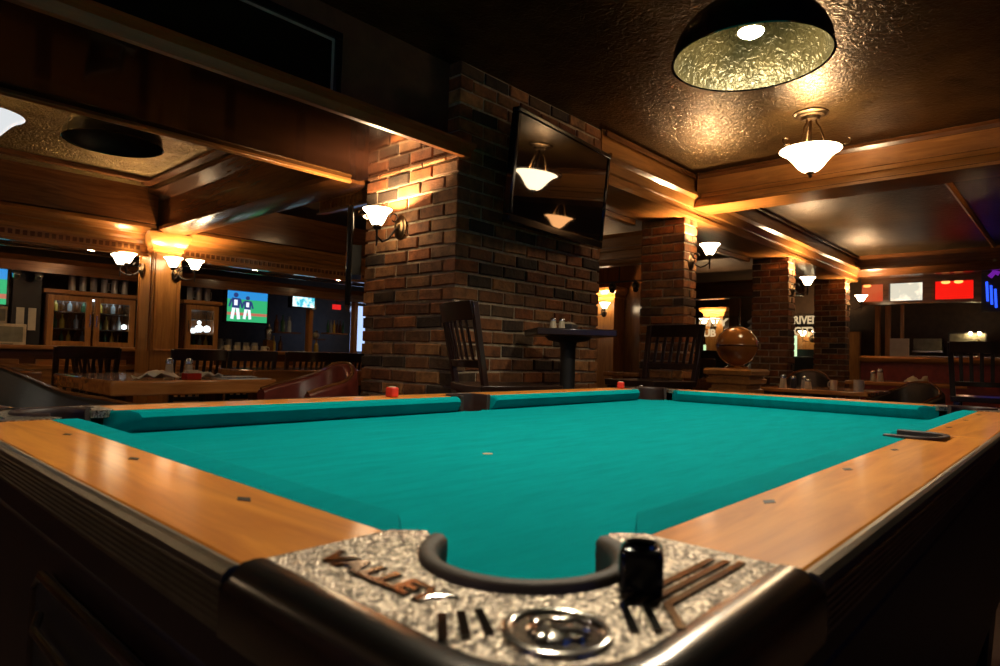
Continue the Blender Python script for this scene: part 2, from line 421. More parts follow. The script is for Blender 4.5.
# wooden rails with inlaid sights
def rail(x0, x1, y0, y1, ax, sights):
    o = MB().box(x0, x1, y0, y1, RZ-.034, RZ).build('rail', 'rail_'+ax, pt, bevel=.003)
    for sx, sy, dx, dy in sights:
        p = [(sx-dx, sy), (sx, sy-dy), (sx+dx, sy), (sx, sy+dy)]
        MB().prism(p, RZ-.001, RZ+.0004).build('sight', 'black_matt', o)
dl = (TX1-TX0-2*RW-.1)/8; ds = (TY1-TY0-2*RW-.1)/4
sl = .052
for y0, y1 in ((TY0, BY0), (BY1, TY1)):
    yy = (y0+y1)/2+(.03 if y0 == TY0 else -.03)
    rail(TX0+ARM, MX-.062, y0, y1, 'x', [(BX0+.05+dl*i, yy, .011, .0055) for i in (1, 2, 3)])
    rail(MX+.062, TX1-ARM, y0, y1, 'x', [(BX0+.05+dl*i, yy, .011, .0055) for i in (5, 6, 7)])
for x0, x1 in ((TX0, BX0), (BX1, TX1)):
    xx = (x0+x1)/2+(.022 if x0 == TX0 else -.022)
    rail(x0, x1, TY0+ARM, TY1-ARM, 'y', [(xx, BY0+.023+ds*i, .0055, .011) for i in (1, 2, 3)])
MB().box(MX-.062, MX+.062, TY0, BY0-.055, RZ-.034, RZ-.0005).build('rail', 'rail_x', pt)      # wood behind each side pocket
MB().box(MX-.062, MX+.062, BY1+.055, TY1, RZ-.034, RZ-.0005).build('rail', 'rail_x', pt)
# side pockets: black horseshoe liners
def side_pocket(yw, s):
    c = (MX, yw)
    o = []
    ro, ri = .060, .047
    outer = [(MX+ro, yw+s*.052)]+[(MX+ro*math.cos(R(t)), yw-s*ro*.55*math.sin(R(t))) for t in range(0, 181, 15)]+[(MX-ro, yw+s*.052)]
    inner = [(MX+ri, yw+s*.052)]+[(MX+ri*math.cos(R(t)), yw-s*ri*.5*math.sin(R(t))) for t in range(0, 181, 15)]+[(MX-ri, yw+s*.052)]
    b = MB(); n = len(outer)
    rings = []
    for po, pi in zip(outer, inner):
        rings.append([(po[0], po[1], RZ-.03), (po[0], po[1], RZ+.004), (pi[0], pi[1], RZ+.004), (pi[0], pi[1], RZ-.085)])
    b.loft(rings)
    b.build('pocket_liner', 'pocket_leather', pt, bevel=.0015)
side_pocket(BY0-.020, 1); side_pocket(BY1+.020, -1)
# corner castings
def casting(cx, cy, rz):
    loc, rot = (cx, cy, RZ), (0, 0, R(rz))
    pr = .0590
    arcp = [(.125+pr*math.cos(R(t)), .125+pr*math.sin(R(t))) for t in [110+230*i/24 for i in range(25)]]
    f0 = .012                                                   # flat starts inside the rolled lip
    out = [(ARM, f0)]+[(.104+.0, f0)] + arc((.068, .068), .056, 270, 180, 12) + [(f0, ARM)]
    poly = out+[(RW, ARM), (.117, .203)]+arcp+[(.203, .117), (ARM, RW)]
    b = MB().prism(poly, -.012, .0012)
    bmesh.ops.triangulate(b.bm, faces=[f for f in b.bm.faces if len(f.verts) > 4])
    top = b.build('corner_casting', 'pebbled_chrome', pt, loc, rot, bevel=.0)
    # rolled chrome lip around the outside
    path = [(ARM, f0)]+[(.104, f0)]+arc((.068, .068), .056, 270, 180, 14)+[(f0, ARM)]
    nrm = [(0, -1), (0, -1)]+[(math.cos(R(a)), math.sin(R(a))) for a in [270-90*i/14 for i in range(15)]]+[(-1, 0)]
    prof = [(0, .0018), (.005, .0024), (.012, .0018), (.0185, -.0012), (.0222, -.005), (.0243, -.011), (.0252, -.020), (.0248, -.034), (.022, -.036), (0, -.036)]
    b = MB(); b.loft([[(p[0]+n[0]*d, p[1]+n[1]*d, z) for d, z in prof] for p, n in zip(path, nrm)])
    b.build('lip', 'dark_chrome', top, angle=50)
    # emblem: ring with a cat head in relief
    b = MB(); ec = Vector((.0535, .0475, .0012))
    b.lathe([(.0235, 0), (.0235, .0018), (.0215, .0026), (.0195, .0018), (.0185, .0006), (.0, .0006)], ec, 40)
    d1 = Matrix.Rotation(R(-45), 3, 'Z')                          # local x runs to the right as seen from the corner
    def E(x, y, z, r, sx, sy, sz): b.ball(ec+d1 @ Vector((x, y, z*.6)), r, 14, (sx, sy, sz*.55))
    E(-.001, 0, .002, .0125, 1, .92, .35); E(.0085, -.003, .0025, .0075, 1, .8, .5)
    E(-.008, .0095, .002, .0042, .8, 1.2, .6); E(.003, .0115, .002, .0042, .8, 1.2, .6)
    E(.004, .004, .0048, .0035, 1.3, .7, .5); E(-.006, -.006, .003, .006, 1, .8, .5)
    b.tube([ec+d1 @ Vector(p) for p in ((-.003, -.001, .006), (.002, -.0035, .0065), (.008, -.002, .0065), (.0135, -.004, .005))], .0014, 8)
    b.tube([ec+d1 @ Vector(p) for p in ((.001, -.009, .005), (.007, -.0095, .005), (.012, -.0075, .0045))], .0013, 8)
    b.build('emblem', 'chrome', top, angle=50)
    # raised lettering along one arm, three bars on the other, chevrons meeting at the emblem
    m = Matrix(((0, 1, 0, .0335), (-1, 0, 0, .2005), (0, 0, 1, .0012), (0, 0, 0, 1)))
    b = MB(); text_bm(b, 'VALLEY', .0225, .0009, m @ Matrix.Diagonal((1.25, 1, 1, 1)), bold=.0006, bev=.0006)
    b.build('lettering', 'letter_chrome', top)
    b = MB()
    for k in range(3):
        y = .0285+.0075*k; x1 = .205-.004*k; xb = .107-.0075*k+.008
        b.bar((x1, y, .0015), (xb, y, .0015), .0042, .0022); 
        b.bar((xb, y, .0015), (xb-.021-.001*k, y-.018-.001*k, .0015), .0042, .0022)
    b.build('bars', 'letter_chrome', top)
    b = MB()
    for k in range(3):
        x = .031+.0075*k; yb = .094-.004*k
        b.bar((x, yb, .0015), (x-.018+.002*k, yb-.020, .0015), .0042, .0022)
    b.build('chevrons', 'letter_chrome', top)
    # pocket liner
    b = MB(); rings = []
    for t in [109+232*i/28 for i in range(29)]:
        c, s = math.cos(R(t)), math.sin(R(t))
        P = lambda r, z: (.125+r*c, .125+r*s, z)
        rings.append([P(.0622, -.02), P(.0622, .004), P(.0605, .0060), P(.055, .0060), P(.0515, .003), P(.0512, -.004), P(.0550, -.085), P(.058, -.085)])
    b.loft(rings)
    b.build('pocket_liner', 'rubber' if rz == 0 else 'pocket_leather', top, angle=50)
    return top
casting(TX0, TY0, 0); casting(TX1, TY0, 90); casting(TX1, TY1, 180); casting(TX0, TY1, 270)
# ribbed aluminium trim on the four sides
TP = [(0, 0), (.006, .0012), (.012, .0005), (.0165, -.0025), (.018, -.006)]
for k in range(6):
    z = -.0075-k*.0042
    TP += [(.0165, z), (.0185, z-.0008), (.0185, z-.0026), (.0165, z-.0034)]
TP += [(.016, -.034), (0, -.034)]
for (p, d, ax) in (((TX0, TY0+ARM), (0, TY1-TY0-2*ARM), (-1, 0)), ((TX0+ARM, TY0), (TX1-TX0-2*ARM, 0), (0, -1)),
                   ((TX1, TY0+ARM), (0, TY1-TY0-2*ARM), (1, 0)), ((TX0+ARM, TY1), (TX1-TX0-2*ARM, 0), (0, 1))):
    MB().extr(TP, (p[0], p[1], RZ), (d[0], d[1], 0), (ax[0]*.68, ax[1]*.68, 0), (0, 0, 1)).build('rail_trim', 'aluminium', pt, angle=20)
# cabinet and legs
b = MB()
zt, zm = RZ-.070, .42
ins = .004
def ring(i, z): return [(TX0+i, TY0+i, z), (TX1-i, TY0+i, z), (TX1-i, TY1-i, z), (TX0+i, TY1-i, z)]
b.loft([ring(.006, zt), ring(.008, zt-.05), ring(.03, zm), ring(.03, zm-.02)]); b.build('cabinet_body', 'cabinet', pt, bevel=.01)
for x in (TX0+.16, TX1-.16):
    for y in (TY0+.16, TY1-.16):
        MB().loft([[(x+sx*q, y+sy*q, z) for sx, sy in ((-1, -1), (1, -1), (1, 1), (-1, 1))] for q, z in ((.06, 0), (.06, .02), (.075, .05), (.10, .42))]).build('leg', 'cabinet', pt, bevel=.008)
b = MB(); fx = TX0-.002
fr = [(fx, .735, .728), (fx, .37, .728), (fx, .35, .712), (fx, .35, .60), (fx, .37, .585), (fx, .735, .585), (fx, .755, .60), (fx, .755, .712)]
b.tube(fr, .005, 8, cyc=True)
fo = b.build('ball_return', 'dark_chrome', pt)
MB().box(fx-.001, fx+.012, .356, .749, .588, .724).build('opening', 'black_matt', fo)
b = MB(); b.tube([(fx-.006, .71, .700), (fx-.014, .69, .694), (fx-.014, .42, .694), (fx-.006, .40, .700)], .004, 8); b.build('ledge', 'dark_chrome', fo)

# chalk
def chalk(loc, rz, s, mat, label, rim=None):
    t = thing('chalk_cube', label, 'chalk', loc, rz)
    MB().box(-s/2, s/2, -s/2, s/2, 0, s).build('body', mat, t, bevel=s*.16, seg=3)
    b = MB().lathe([(0, .0), (s*.30, .0), (s*.38, .0015), (s*.40, .0003)], (0, 0, s), 20); b.build('hollow', rim or mat, t)
    return t
chalk((.2935, .1668, RZ+.0013), R(28), .022, 'black_gloss', 'black rounded chalk cube on the chrome corner beside the near pocket')
chalk((1.056, 1.345, RZ), R(10), .026, 'red_plastic', 'red chalk cube on the far rail left of the side pocket', 'cream')
chalk((2.18, 1.345, RZ), R(25), .026, 'red_plastic', 'red chalk cube on the far rail left of the far corner pocket', 'cream')

# ------------------------------------------------------------------ brick
TONES = [(.56, .31, .165), (.60, .33, .175), (.54, .30, .165), (.50, .28, .16), (.66, .41, .245), (.59, .34, .19), (.34, .22, .14), (.57, .31, .16), (.27, .18, .125), (.54, .33, .20), (.60, .37, .21), (.57, .29, .14)]
def brick_mesh(mb, x0, x1, y0, y1, z0, z1, seed, L=.207, H=.0775, J=.014, prot=.013):
    r = random.Random(seed)
    mb.mi = 1; mb.tone = (1, 1, 1, 1)
    mb.box(x0+prot, x1-prot, y0+prot, y1-prot, z0, z1)
    mb.mi = 0; n = int(round((z1-z0)/H)); h = (z1-z0)/n; D = .095
    for k in range(n):
        za, zb_ = z0+k*h+J/2, z0+(k+1)*h-J/2
        ev = k % 2 == 0
        runs = []
        if ev: runs += [('y', y0, x0, x1, 1), ('y', y1, x0, x1, -1), ('x', x0, y0+D+J, y1-D-J, 1), ('x', x1, y0+D+J, y1-D-J, -1)]
        else: runs += [('x', x0, y0, y1, 1), ('x', x1, y0, y1, -1), ('y', y0, x0+D+J, x1-D-J, 1), ('y', y1, x0+D+J, x1-D-J, -1)]
        for ax, p, s0, s1, sg_ in runs:
            m = max(1, int(round((s1-s0)/L))); l = (s1-s0)/m
            cuts = [s0+i*l for i in range(m+1)]
            for i in range(1, m): cuts[i] += r.uniform(-.012, .012)
            for i in range(m):
                a, c = cuts[i]+(J/2 if i else 0), cuts[i+1]-(J/2 if i < m-1 else 0)
                t = r.choice(TONES); q = r.uniform(.8, 1.15); mb.tone = (t[0]*q*.96, t[1]*q*1.10, t[2]*q*1.12, 1)
                o = r.uniform(-.003, .004)*sg_; dz = r.uniform(-.002, .002); tl = r.uniform(-.0025, .0025)
                p0, p1 = sorted((p+o, p+D*sg_))
                c_ = .004
                # chamfered brick: outer face a little smaller than the body
                pf, pm, pb = p+o, p+o+.006*sg_, p+D*sg_
                rings = []
                for pp, e in ((pf, .006), (pm, 0), (pb, 0)):
                    A, C_, Z0, Z1 = a+e, c-e, za+e+dz, zb_-e+dz
                    qd = [(A, Z0-tl), (C_, Z0+tl), (C_, Z1+tl), (A, Z1-tl)]
                    rings.append([(u_, pp, z_) if ax == 'y' else (pp, u_, z_) for u_, z_ in qd])
                mb.loft(rings)
    return mb
PX0, PX1, PY0, PY1 = 2.37, 3.76, 2.51, 3.34
b = brick_mesh(MB(), PX0, PX1, PY0, PY1, 0, CEIL, 3)
struct('brick_pillar', b, ['brick', 'mortar'], 'large square brick pillar carrying the wall television', 'brick pillar')
CW = (.235, .42)
for i, (x, lb) in enumerate(((5.04, 'brick column nearest the big brick pillar, behind the middle bar chair'),
                             (7.63, 'second brick column of the row, between the sphere post and the dining tables'),
                             (10.0, 'last and furthest brick column of the row, beside the lit glass panels'))):
    b = brick_mesh(MB(), x, x+CW[0], 2.51, 2.51+CW[1], 0, 2.19, 20+i)
    struct('brick_column', b, ['brick', 'mortar'], lb, 'brick column')['group'] = 'brick columns in a row'

# ------------------------------------------------------------------ beams and mouldings
# long beam over the columns: flat frieze above, crown moulding below
LP = [(-.0, CEIL-2.17), (0, .22), (-.085, .20), (-.088, .172), (-.075, .165), (-.055, .150), (-.045, .10), (-.040, .085), (-.022, .078), (-.018, .035), (-.03, .03), (-.03, 0), (.0, -.002), (.40, -.002), (.40, CEIL-2.17)]
o = struct('ceiling_beam', MB().extr(LP, (PX1-.02, 2.50, 2.17), (10.52-PX1, 0, 0)), 'honey_x', 'long moulded wooden beam running over the row of brick columns', 'ceiling beam', angle=25)
MB().extr([(0, 0), (0, .04), (.012, .045), (.02, .02), (.014, 0)], (PX1, 2.47, CEIL-.05), (10.5-PX1, 0, 0)).build('top_bead', 'brown_x', o)
for xa, xb_ in ((PX1, 5.02), (5.29, 7.62), (7.88, 9.98)):
    MB().extr([(0, 0), (0, .045), (.03, .055), (.05, .03), (.05, 0)], (xa+.02, 2.90, 2.12), (xb_-xa-.15, 0, 0)).build('underside_trim', 'honey_x', o, bevel=.004)
# cross beam towards the right
XP = [(0, CEIL-2.25), (0, .13), (-.012, .12), (-.016, .09), (-.035, .075), (-.045, .05), (-.045, .03), (-.06, .022), (-.06, 0), (.0, -.003), (.26, -.003), (.26, .06), (.20, .10), (.20, CEIL-2.25)]
o = struct('ceiling_beam', MB().extr(XP, (5.15, 2.46, 2.25), (0, -5.9, 0), (1, 0, 0)), 'honey_y', 'moulded cross beam right of the bowl ceiling lamp', 'ceiling beam', angle=25)
MB().extr([(0, 0), (0, .05), (-.012, .05), (-.022, .025), (-.014, 0)], (5.15, 2.44, CEIL-.055), (0, -5.9, 0), (1, 0, 0)).build('top_bead', 'brown_y', o)
# far cross beam
FP = [(0, CEIL-2.33), (0, .05), (-.06, .04), (-.09, 0), (-.07, -.03), (-.05, -.05), (-.03, -.05), (.0, -.09), (.35, -.09), (.35, CEIL-2.33)]
struct('ceiling_beam', MB().extr(FP, (10.45, 2.50, 2.33), (0, -6, 0), (1, 0, 0)), 'brown_y', 'far cross beam above the red and white glass panels', 'ceiling beam', angle=25)
b = MB().extr([(0, 0), (.05, 0), (.05, -.03), (.025, -.045), (0, -.03)], (5.4, .84, CEIL), (5.0, 0, 0)).extr([(0, 0), (.05, 0), (.05, -.03), (.025, -.045), (0, -.03)], (10.38, .9, CEIL), (0, -3, 0), (1, 0, 0))
struct('trim_1', b, 'honey_x', 'thin wooden strip along the dark ceiling at the right edge', 'ceiling trim')
b = MB().box(5.41, 10.45, -3.4, 2.48, CEIL-.012, CEIL-.004); struct('ceiling_far', b, 'tin_pale', 'embossed tin ceiling panel between the two cross beams', 'ceiling')

# soffit and wall on the left
o = struct('soffit', MB().extr([(0, 0), (0, .075), (-.05, .075), (-.075, .068), (-.08, .05), (-.05, .035), (-.035, .012), (-.03, 0)], (-3.4, 2.50, 2.02), (5.82, 0, 0)), 'walnut_x', 'wooden crown edge of the lacquered soffit left of the brick pillar', 'soffit', angle=25)
MB().box(-3.4, PX0-.003, 2.502, 3.42, 2.035, 2.06).build('soffit_panel', 'lacquer_x', o)
MB().extr([(0, 0), (-.02, -.035), (.0, -.045), (.05, -.03), (.07, .0)], (-3.4, 3.42, 2.05), (5.70, 0, 0)).build('soffit_edge', 'honey_x', o, bevel=.004)
b = MB().box(-3.4, PX0-.003, 2.60, 3.38, 2.065, CEIL); struct('wall_soffit', b, 'wall_umber', 'dark wall above the soffit where the framed picture hangs', 'wall')
fr = thing('framed_picture', 'long black framed picture on the dark wall above the soffit', 'picture', (0, 2.598, 0))
px0, px1, pz0, pz1 = .30, 1.66, 2.115, 2.44
b = MB(); w_ = .035
b.box(px0, px1, -.03, 0, pz0, pz0+w_); b.box(px0, px1, -.03, 0, pz1-w_, pz1); b.box(px0, px0+w_, -.03, 0, pz0+w_, pz1-w_); b.box(px1-w_, px1, -.03, 0, pz0+w_, pz1-w_)
b.build('frame', 'black_gloss', fr, bevel=.003)
b = MB(); i0 = w_; g = .012
X0, X1, Z0, Z1 = px0+w_, px1-w_, pz0+w_, pz1-w_
b.box(X0, X1, -.014, -.002, Z0, Z0+g); b.box(X0, X1, -.014, -.002, Z1-g, Z1); b.box(X0, X0+g, -.014, -.002, Z0+g, Z1-g); b.box(X1-g, X1, -.014, -.002, Z0+g, Z1-g)
b.build('mat_border', 'mat_grey', fr)
MB().box(X0+g, X1-g, -.010, -.001, Z0+g, Z1-g).build('print', 'picture_dark', fr)

# beam from the soffit to the bar pilaster
b = MB(); 
b.extr([(-.14, 0), (-.14, -.05), (-.02, -.08), (0, -.09), (0, -.33), (-.035, -.35), (-.035, -.385), (.02, -.40), (.20, -.40), (.26, -.385), (.26, -.35), (.225, -.33), (.225, 0)], (2.28, 3.46, 2.43), (0, 3.2, 0), (1, 0, 0))
struct('ceiling_beam', b, 'brown_y', 'dark wooden beam running from the soffit back to the bar pilaster', 'ceiling beam', angle=25)
b = MB().box(2.02, 2.10, 3.46, 6.3, 2.405, 2.428); struct('trim_2', b, 'brown_y', 'dark strip framing the gold ceiling panel beside the beam', 'ceiling trim')
b = MB().box(-3, 2.02, 6.08, 6.16, 2.395, 2.428); struct('trim_3', b, 'brown_x', 'dark strip framing the gold ceiling panel along the bar', 'ceiling trim')
def dentils(mb, p, d, ax, step, w, z0, z1, dep):
    p, d, ax = Vector(p), Vector(d), Vector(ax); n = int(d.length/step); t = d.normalized()
    for i in range(n):
        c = p+t*(i+.5)*step
        a = c-t*w/2; e = c+t*w/2; q = ax*dep
        mb.hexa([(*(a).xy, z0), (*(e).xy, z0), (*(e+q).xy, z0), (*(a+q).xy, z0), (*(a).xy, z1), (*(e).xy, z1), (*(e+q).xy, z1), (*(a+q).xy, z1)])
BP = [(0, .30), (-.20, .28), (-.21, .25), (-.19, .235), (-.16, .225), (-.13, .20), (-.10, .195), (-.08, .165), (-.03, .15), (-.02, .12), (-.012, .115), (-.012, .03), (-.03, .025), (-.03, 0), (.04, 0), (.04, .30)]
for xa, xb_, lb in ((-3, 2.235, 'dentilled wooden cornice over the bar left of the pilaster'), (2.50, 8.6, 'dentilled wooden cornice over the bar right of the pilaster')):
    o = struct('bar_cornice', MB().extr(BP, (xa, 6.70, 1.81), (xb_-xa, 0, 0)), 'honey_x', lb, 'cornice', angle=25)
    b = MB(); dentils(b, (xa+.02, 6.688, 0), (min(xb_, 7)-xa-.04, 0, 0), (0, -1, 0), .052, .03, 1.865, 1.905, .012); b.build('dentil_strip', 'brown_x', o)
    MB().box(xa, xb_, 6.48, 6.74, 2.10, 2.43).build('upper_board', 'brown_x', o)
o = struct('bar_pilaster', MB().box(2.235, 2.495, 6.54, 6.92, 0, 2.06), 'honey_z', 'honey wood pilaster with two pairs of wall lamps at the bar', 'pilaster', bevel=.006)
b = MB()
b.loft([[(2.235-e, 6.54-e, z), (2.495+e, 6.54-e, z), (2.495+e, 6.92+e, z), (2.235-e, 6.92+e, z)] for e, z in ((0, 1.86), (.012, 1.87), (.012, 1.90), (.03, 1.92), (.06, 1.99), (.065, 2.03), (.03, 2.05))]); b.build('capital', 'honey_x', o, angle=25)
b = MB()
for x0, x1 in ((2.255, 2.475),):
    b.box(x0, x0+.02, 6.530, 6.542, .9, 1.84); b.box(x1-.02, x1, 6.530, 6.542, .9, 1.84); b.box(x0+.02, x1-.02, 6.530, 6.542, 1.82, 1.84); b.box(x0+.02, x1-.02, 6.530, 6.542, .9, .92)
b.box(2.224, 2.236, 6.57, 6.59, .9, 1.84); b.box(2.224, 2.236, 6.87, 6.89, .9, 1.84); b.box(2.224, 2.236, 6.59, 6.87, 1.82, 1.84)
b.build('panel_moulding', 'honey_z', o, bevel=.003)
# short dentil trim beside the brick pillar
b = MB().extr([(0, 0), (0, .085), (-.02, .09), (-.03, .10), (.05, .10), (.05, 0), (-.02, -.012), (-.025, .0)], (2.62, 3.43, 1.985), (0, .86, 0), (1, 0, 0))
o = struct('dentil_trim', b, 'honey_y', 'short dentilled trim hanging beside the brick pillar near its wall lamp', 'trim')
b = MB(); dentils(b, (2.62, 3.45, 0), (0, .82, 0), (-1, 0, 0), .046, .026, 2.005, 2.06, .014); b.build('dentil_strip', 'honey_y', o)

# ------------------------------------------------------------------ lamps
def bowl_lamp(loc, label, rim=.182, drop=.242, glow='shade_glow', group=None, bulb='bulb_lamp'):
    """semi-flush lamp: canopy on the ceiling, three stems, flared glass bowl, finial"""
    t = thing('bowl_ceiling_lamp', label, 'ceiling lamp', loc, R(15), group)
    MB().lathe([(0, 0), (.105, 0), (.105, -.008), (.09, -.014), (.085, -.022), (.06, -.026), (.05, -.045), (0, -.05)], n=32).build('canopy', 'bronze', t)
    zr = -drop
    b = MB()
    for k in range(3):
        a = R(120*k+20); c, s = math.cos(a), math.sin(a)
        b.tube([(c*.03, s*.03, -.04), (c*.035, s*.035, -.07), (c*.055, s*.055, -.10), (c*.09, s*.09, zr+.03), (c*.125, s*.125, zr+.005), (c*.16, s*.16, zr-.0), (c*.19, s*.19, zr+.012)], .006, 8)
        pts = [(c*(.212+.022*math.cos(q)), s*(.212+.022*math.cos(q)), zr+.028+.022*math.sin(q)) for q in [-2.6+i*.5 for i in range(11)]]
        b.tube(pts, .005, 8)
    b.tube([(0, 0, -.04), (0, 0, zr-.01)], .010, 10)
    b.build('stem', 'bronze', t)
    DZ_ = .84
    pr = [(.0, -.168), (.03, -.167), (.055, -.155), (.085, -.125), (.112, -.085), (.142, -.045), (.175, -.014), (.198, -.002), (.202, .003), (.195, .004), (.170, -.006), (.137, -.035), (.106, -.077), (.078, -.118), (.05, -.145), (0, -.155)]
    MB().lathe([(r*rim/.2, z*DZ_+zr) for r, z in pr], n=40).build('glass_bowl', glow, t)
    MB().lathe([(0, -.205), (.008, -.2), (.013, -.19), (.008, -.182), (.022, -.176), (.026, -.168), (0, -.166)], (0, 0, zr+.166*(1-DZ_)), 16).build('finial', 'bronze', t)
    MB().ball((0, 0, zr-.02), .028, 12).build('bulb', bulb, t)
    return t
bowl_lamp((4.33, 1.30, CEIL), 'glass bowl ceiling lamp with scrolled bronze arms, in front of the cross beam')
bowl_lamp((.62, 4.42, 2.43), 'white glass bowl ceiling lamp half hidden behind the soffit at the left edge', glow='shade_dim')
bowl_lamp((6.9, .06, CEIL), 'bowl ceiling lamp beyond the cross beam, seen mirrored low in the wall television', glow='shade_mid', bulb='bulb_low')
bowl_lamp((-1.2, 4.3, 2.43), 'added bowl ceiling lamp out of view on the left, lighting the rail ribs', glow='shade_left', bulb='bulb_left')  # added out of view so the ribbed trim and slab tables catch light
bowl_lamp((-1.7, .9, CEIL), 'added unseen bowl ceiling lamp behind the photographer, lighting the left trim', glow='shade_left', bulb='bulb_left')  # unseen lamp added to light the left rail trim
bowl_lamp((3.95, 5.3, CEIL), 'bowl ceiling lamp mostly hidden behind the side television left of the pillar', glow='shade_low', bulb='bulb_low')
def dome(loc, label, bulb=True, rod=.5, lining='hammered_brass'):
    t = thing('dome_pendant', label, 'pendant lamp', loc)
    Rr = .242
    pr = []
    for i in range(15):
        a = R(4+86*i/14); pr.append((Rr*math.sin(a), .185*math.cos(a)))
    outer = [(0.035, .186)]+pr[1:]+[(Rr+.004, -.012), (Rr, -.014)]
    inner = [(Rr-.004, -.010)]+[(r-.004, z-.004) for r, z in pr[::-1]][:-1]+[(0.0, .178)]
    b = MB().lathe(outer, n=56); b.build('dome_shell', 'black_gloss', t)
    b = MB().lathe(inner, n=56); b.build('dome_lining', lining, t, recalc=True)
    MB().lathe([(0, .25), (.05, .25), (.055, .235), (.055, .19), (.085, .182), (.09, .17), (0, .17)], n=28).build('cap', 'charcoal', t)
    MB().tube([(0, 0, .24), (0, 0, rod)], .011, 10).build('rod', 'brass', t)
    b = MB().lathe([(0, .175), (.02, .175), (.02, .155), (.026, .135), (.037, .105), (.040, .087), (.039, .081)], n=28)
    bl = b.build('bulb', 'cream', t)
    MB().lathe([(.039, .082), (.034, .074), (.024, .068), (.012, .065), (0, .064)], n=28).build('lens', 'bulb_pendant' if bulb else 'cream', bl)
    return t
DZ = 1.93
dome((2.02, .79, DZ), 'black dome pendant with gold lining and lit bulb over the pool table', rod=CEIL-DZ)
dome((.86, .76, DZ), 'lit dome pendant over the near half of the pool table', rod=CEIL-DZ)
dome((1.13, 3.98, 2.075), 'unlit black dome pendant behind the soffit over the slab table', bulb=False, rod=.35, lining='black_matt')  # lining coloured black for the shade inside this unlit dome

def sconce(loc, rz, label, arms=1, group='wall sconces', spread=.0, plate=.055, glow='shade_glow', low=0):
    """local +x points away from the wall"""
    t = thing('wall_sconce', label, 'wall lamp', loc, rz, group)
    S = Vector((0, 0, -low))
    m = Matrix.Rotation(PI/2, 3, 'Y')
    MB().lathe([(0, 0), (plate, 0), (plate, .006), (plate*.8, .010), (plate*.72, .016), (plate*.4, .020), (plate*.2, .034), (0, .036)], n=28, mat=m, sx=1.35).build('wall_plate', 'bronze', t)
    ys = [0] if arms == 1 else [-spread, spread]
    for y in ys:
        b = MB(); X = .17
        b.tube([(.02, 0, 0), (.05, y*.2, -.035), (.09, y*.55, -.055-low*.5), (.13, y*.85, -.045-low), (X, y, -.02-low), (X, y, .03-low)], .0065, 8)
        b.tube([(.02+.03*math.cos(q)*(1-q*.06)+.03, y*.15, .045+.03*math.sin(q)*(1-q*.06)) for q in [i*.5 for i in range(12)]], .004, 6)
        b.tube([(X, y, -.075-low), (X, y, -.02-low)], [.004, .009], 8)
        b.lathe([(0, .02), (.018, .02), (.024, .03), (.022, .045), (0, .045)], (X, y, -low), 16)
        b.build('arm', 'iron', t)
        pr = [(.012, .045), (.030, .047), (.038, .058), (.052, .085), (.066, .112), (.086, .130), (.090, .136), (.084, .134), (.062, .114), (.047, .085), (.033, .060), (.012, .052)]
        MB().lathe([(r*.93, z) for r, z in pr], (X, y, -low), 32).build('glass_shade', glow, t)
        MB().ball((X, y, .095-low), .016, 10).build('bulb', 'bulb_sconce' if arms == 1 else 'bulb_twin', t)
    return t
sconce((PX0, 2.99, 1.69), PI, 'bell glass wall sconce on the left face of the big brick pillar', low=.06)
sconce((2.45, 6.53, 1.65), -PI/2, 'twin-shade wall sconce on the front of the bar pilaster', arms=2, spread=.10)
sconce((2.224, 6.78, 1.68), PI, 'wall sconce on the left side of the bar pilaster', arms=2, spread=.09)
for i, (x, lb) in enumerate(((5.157, 'wall sconce on the brick column nearest the big pillar'), (7.75, 'wall sconce on the second brick column of the row'), (10.12, 'wall sconce on the furthest brick column'))):
    sconce((x, 2.51, 1.80), -PI/2, lb, group='wall sconces')

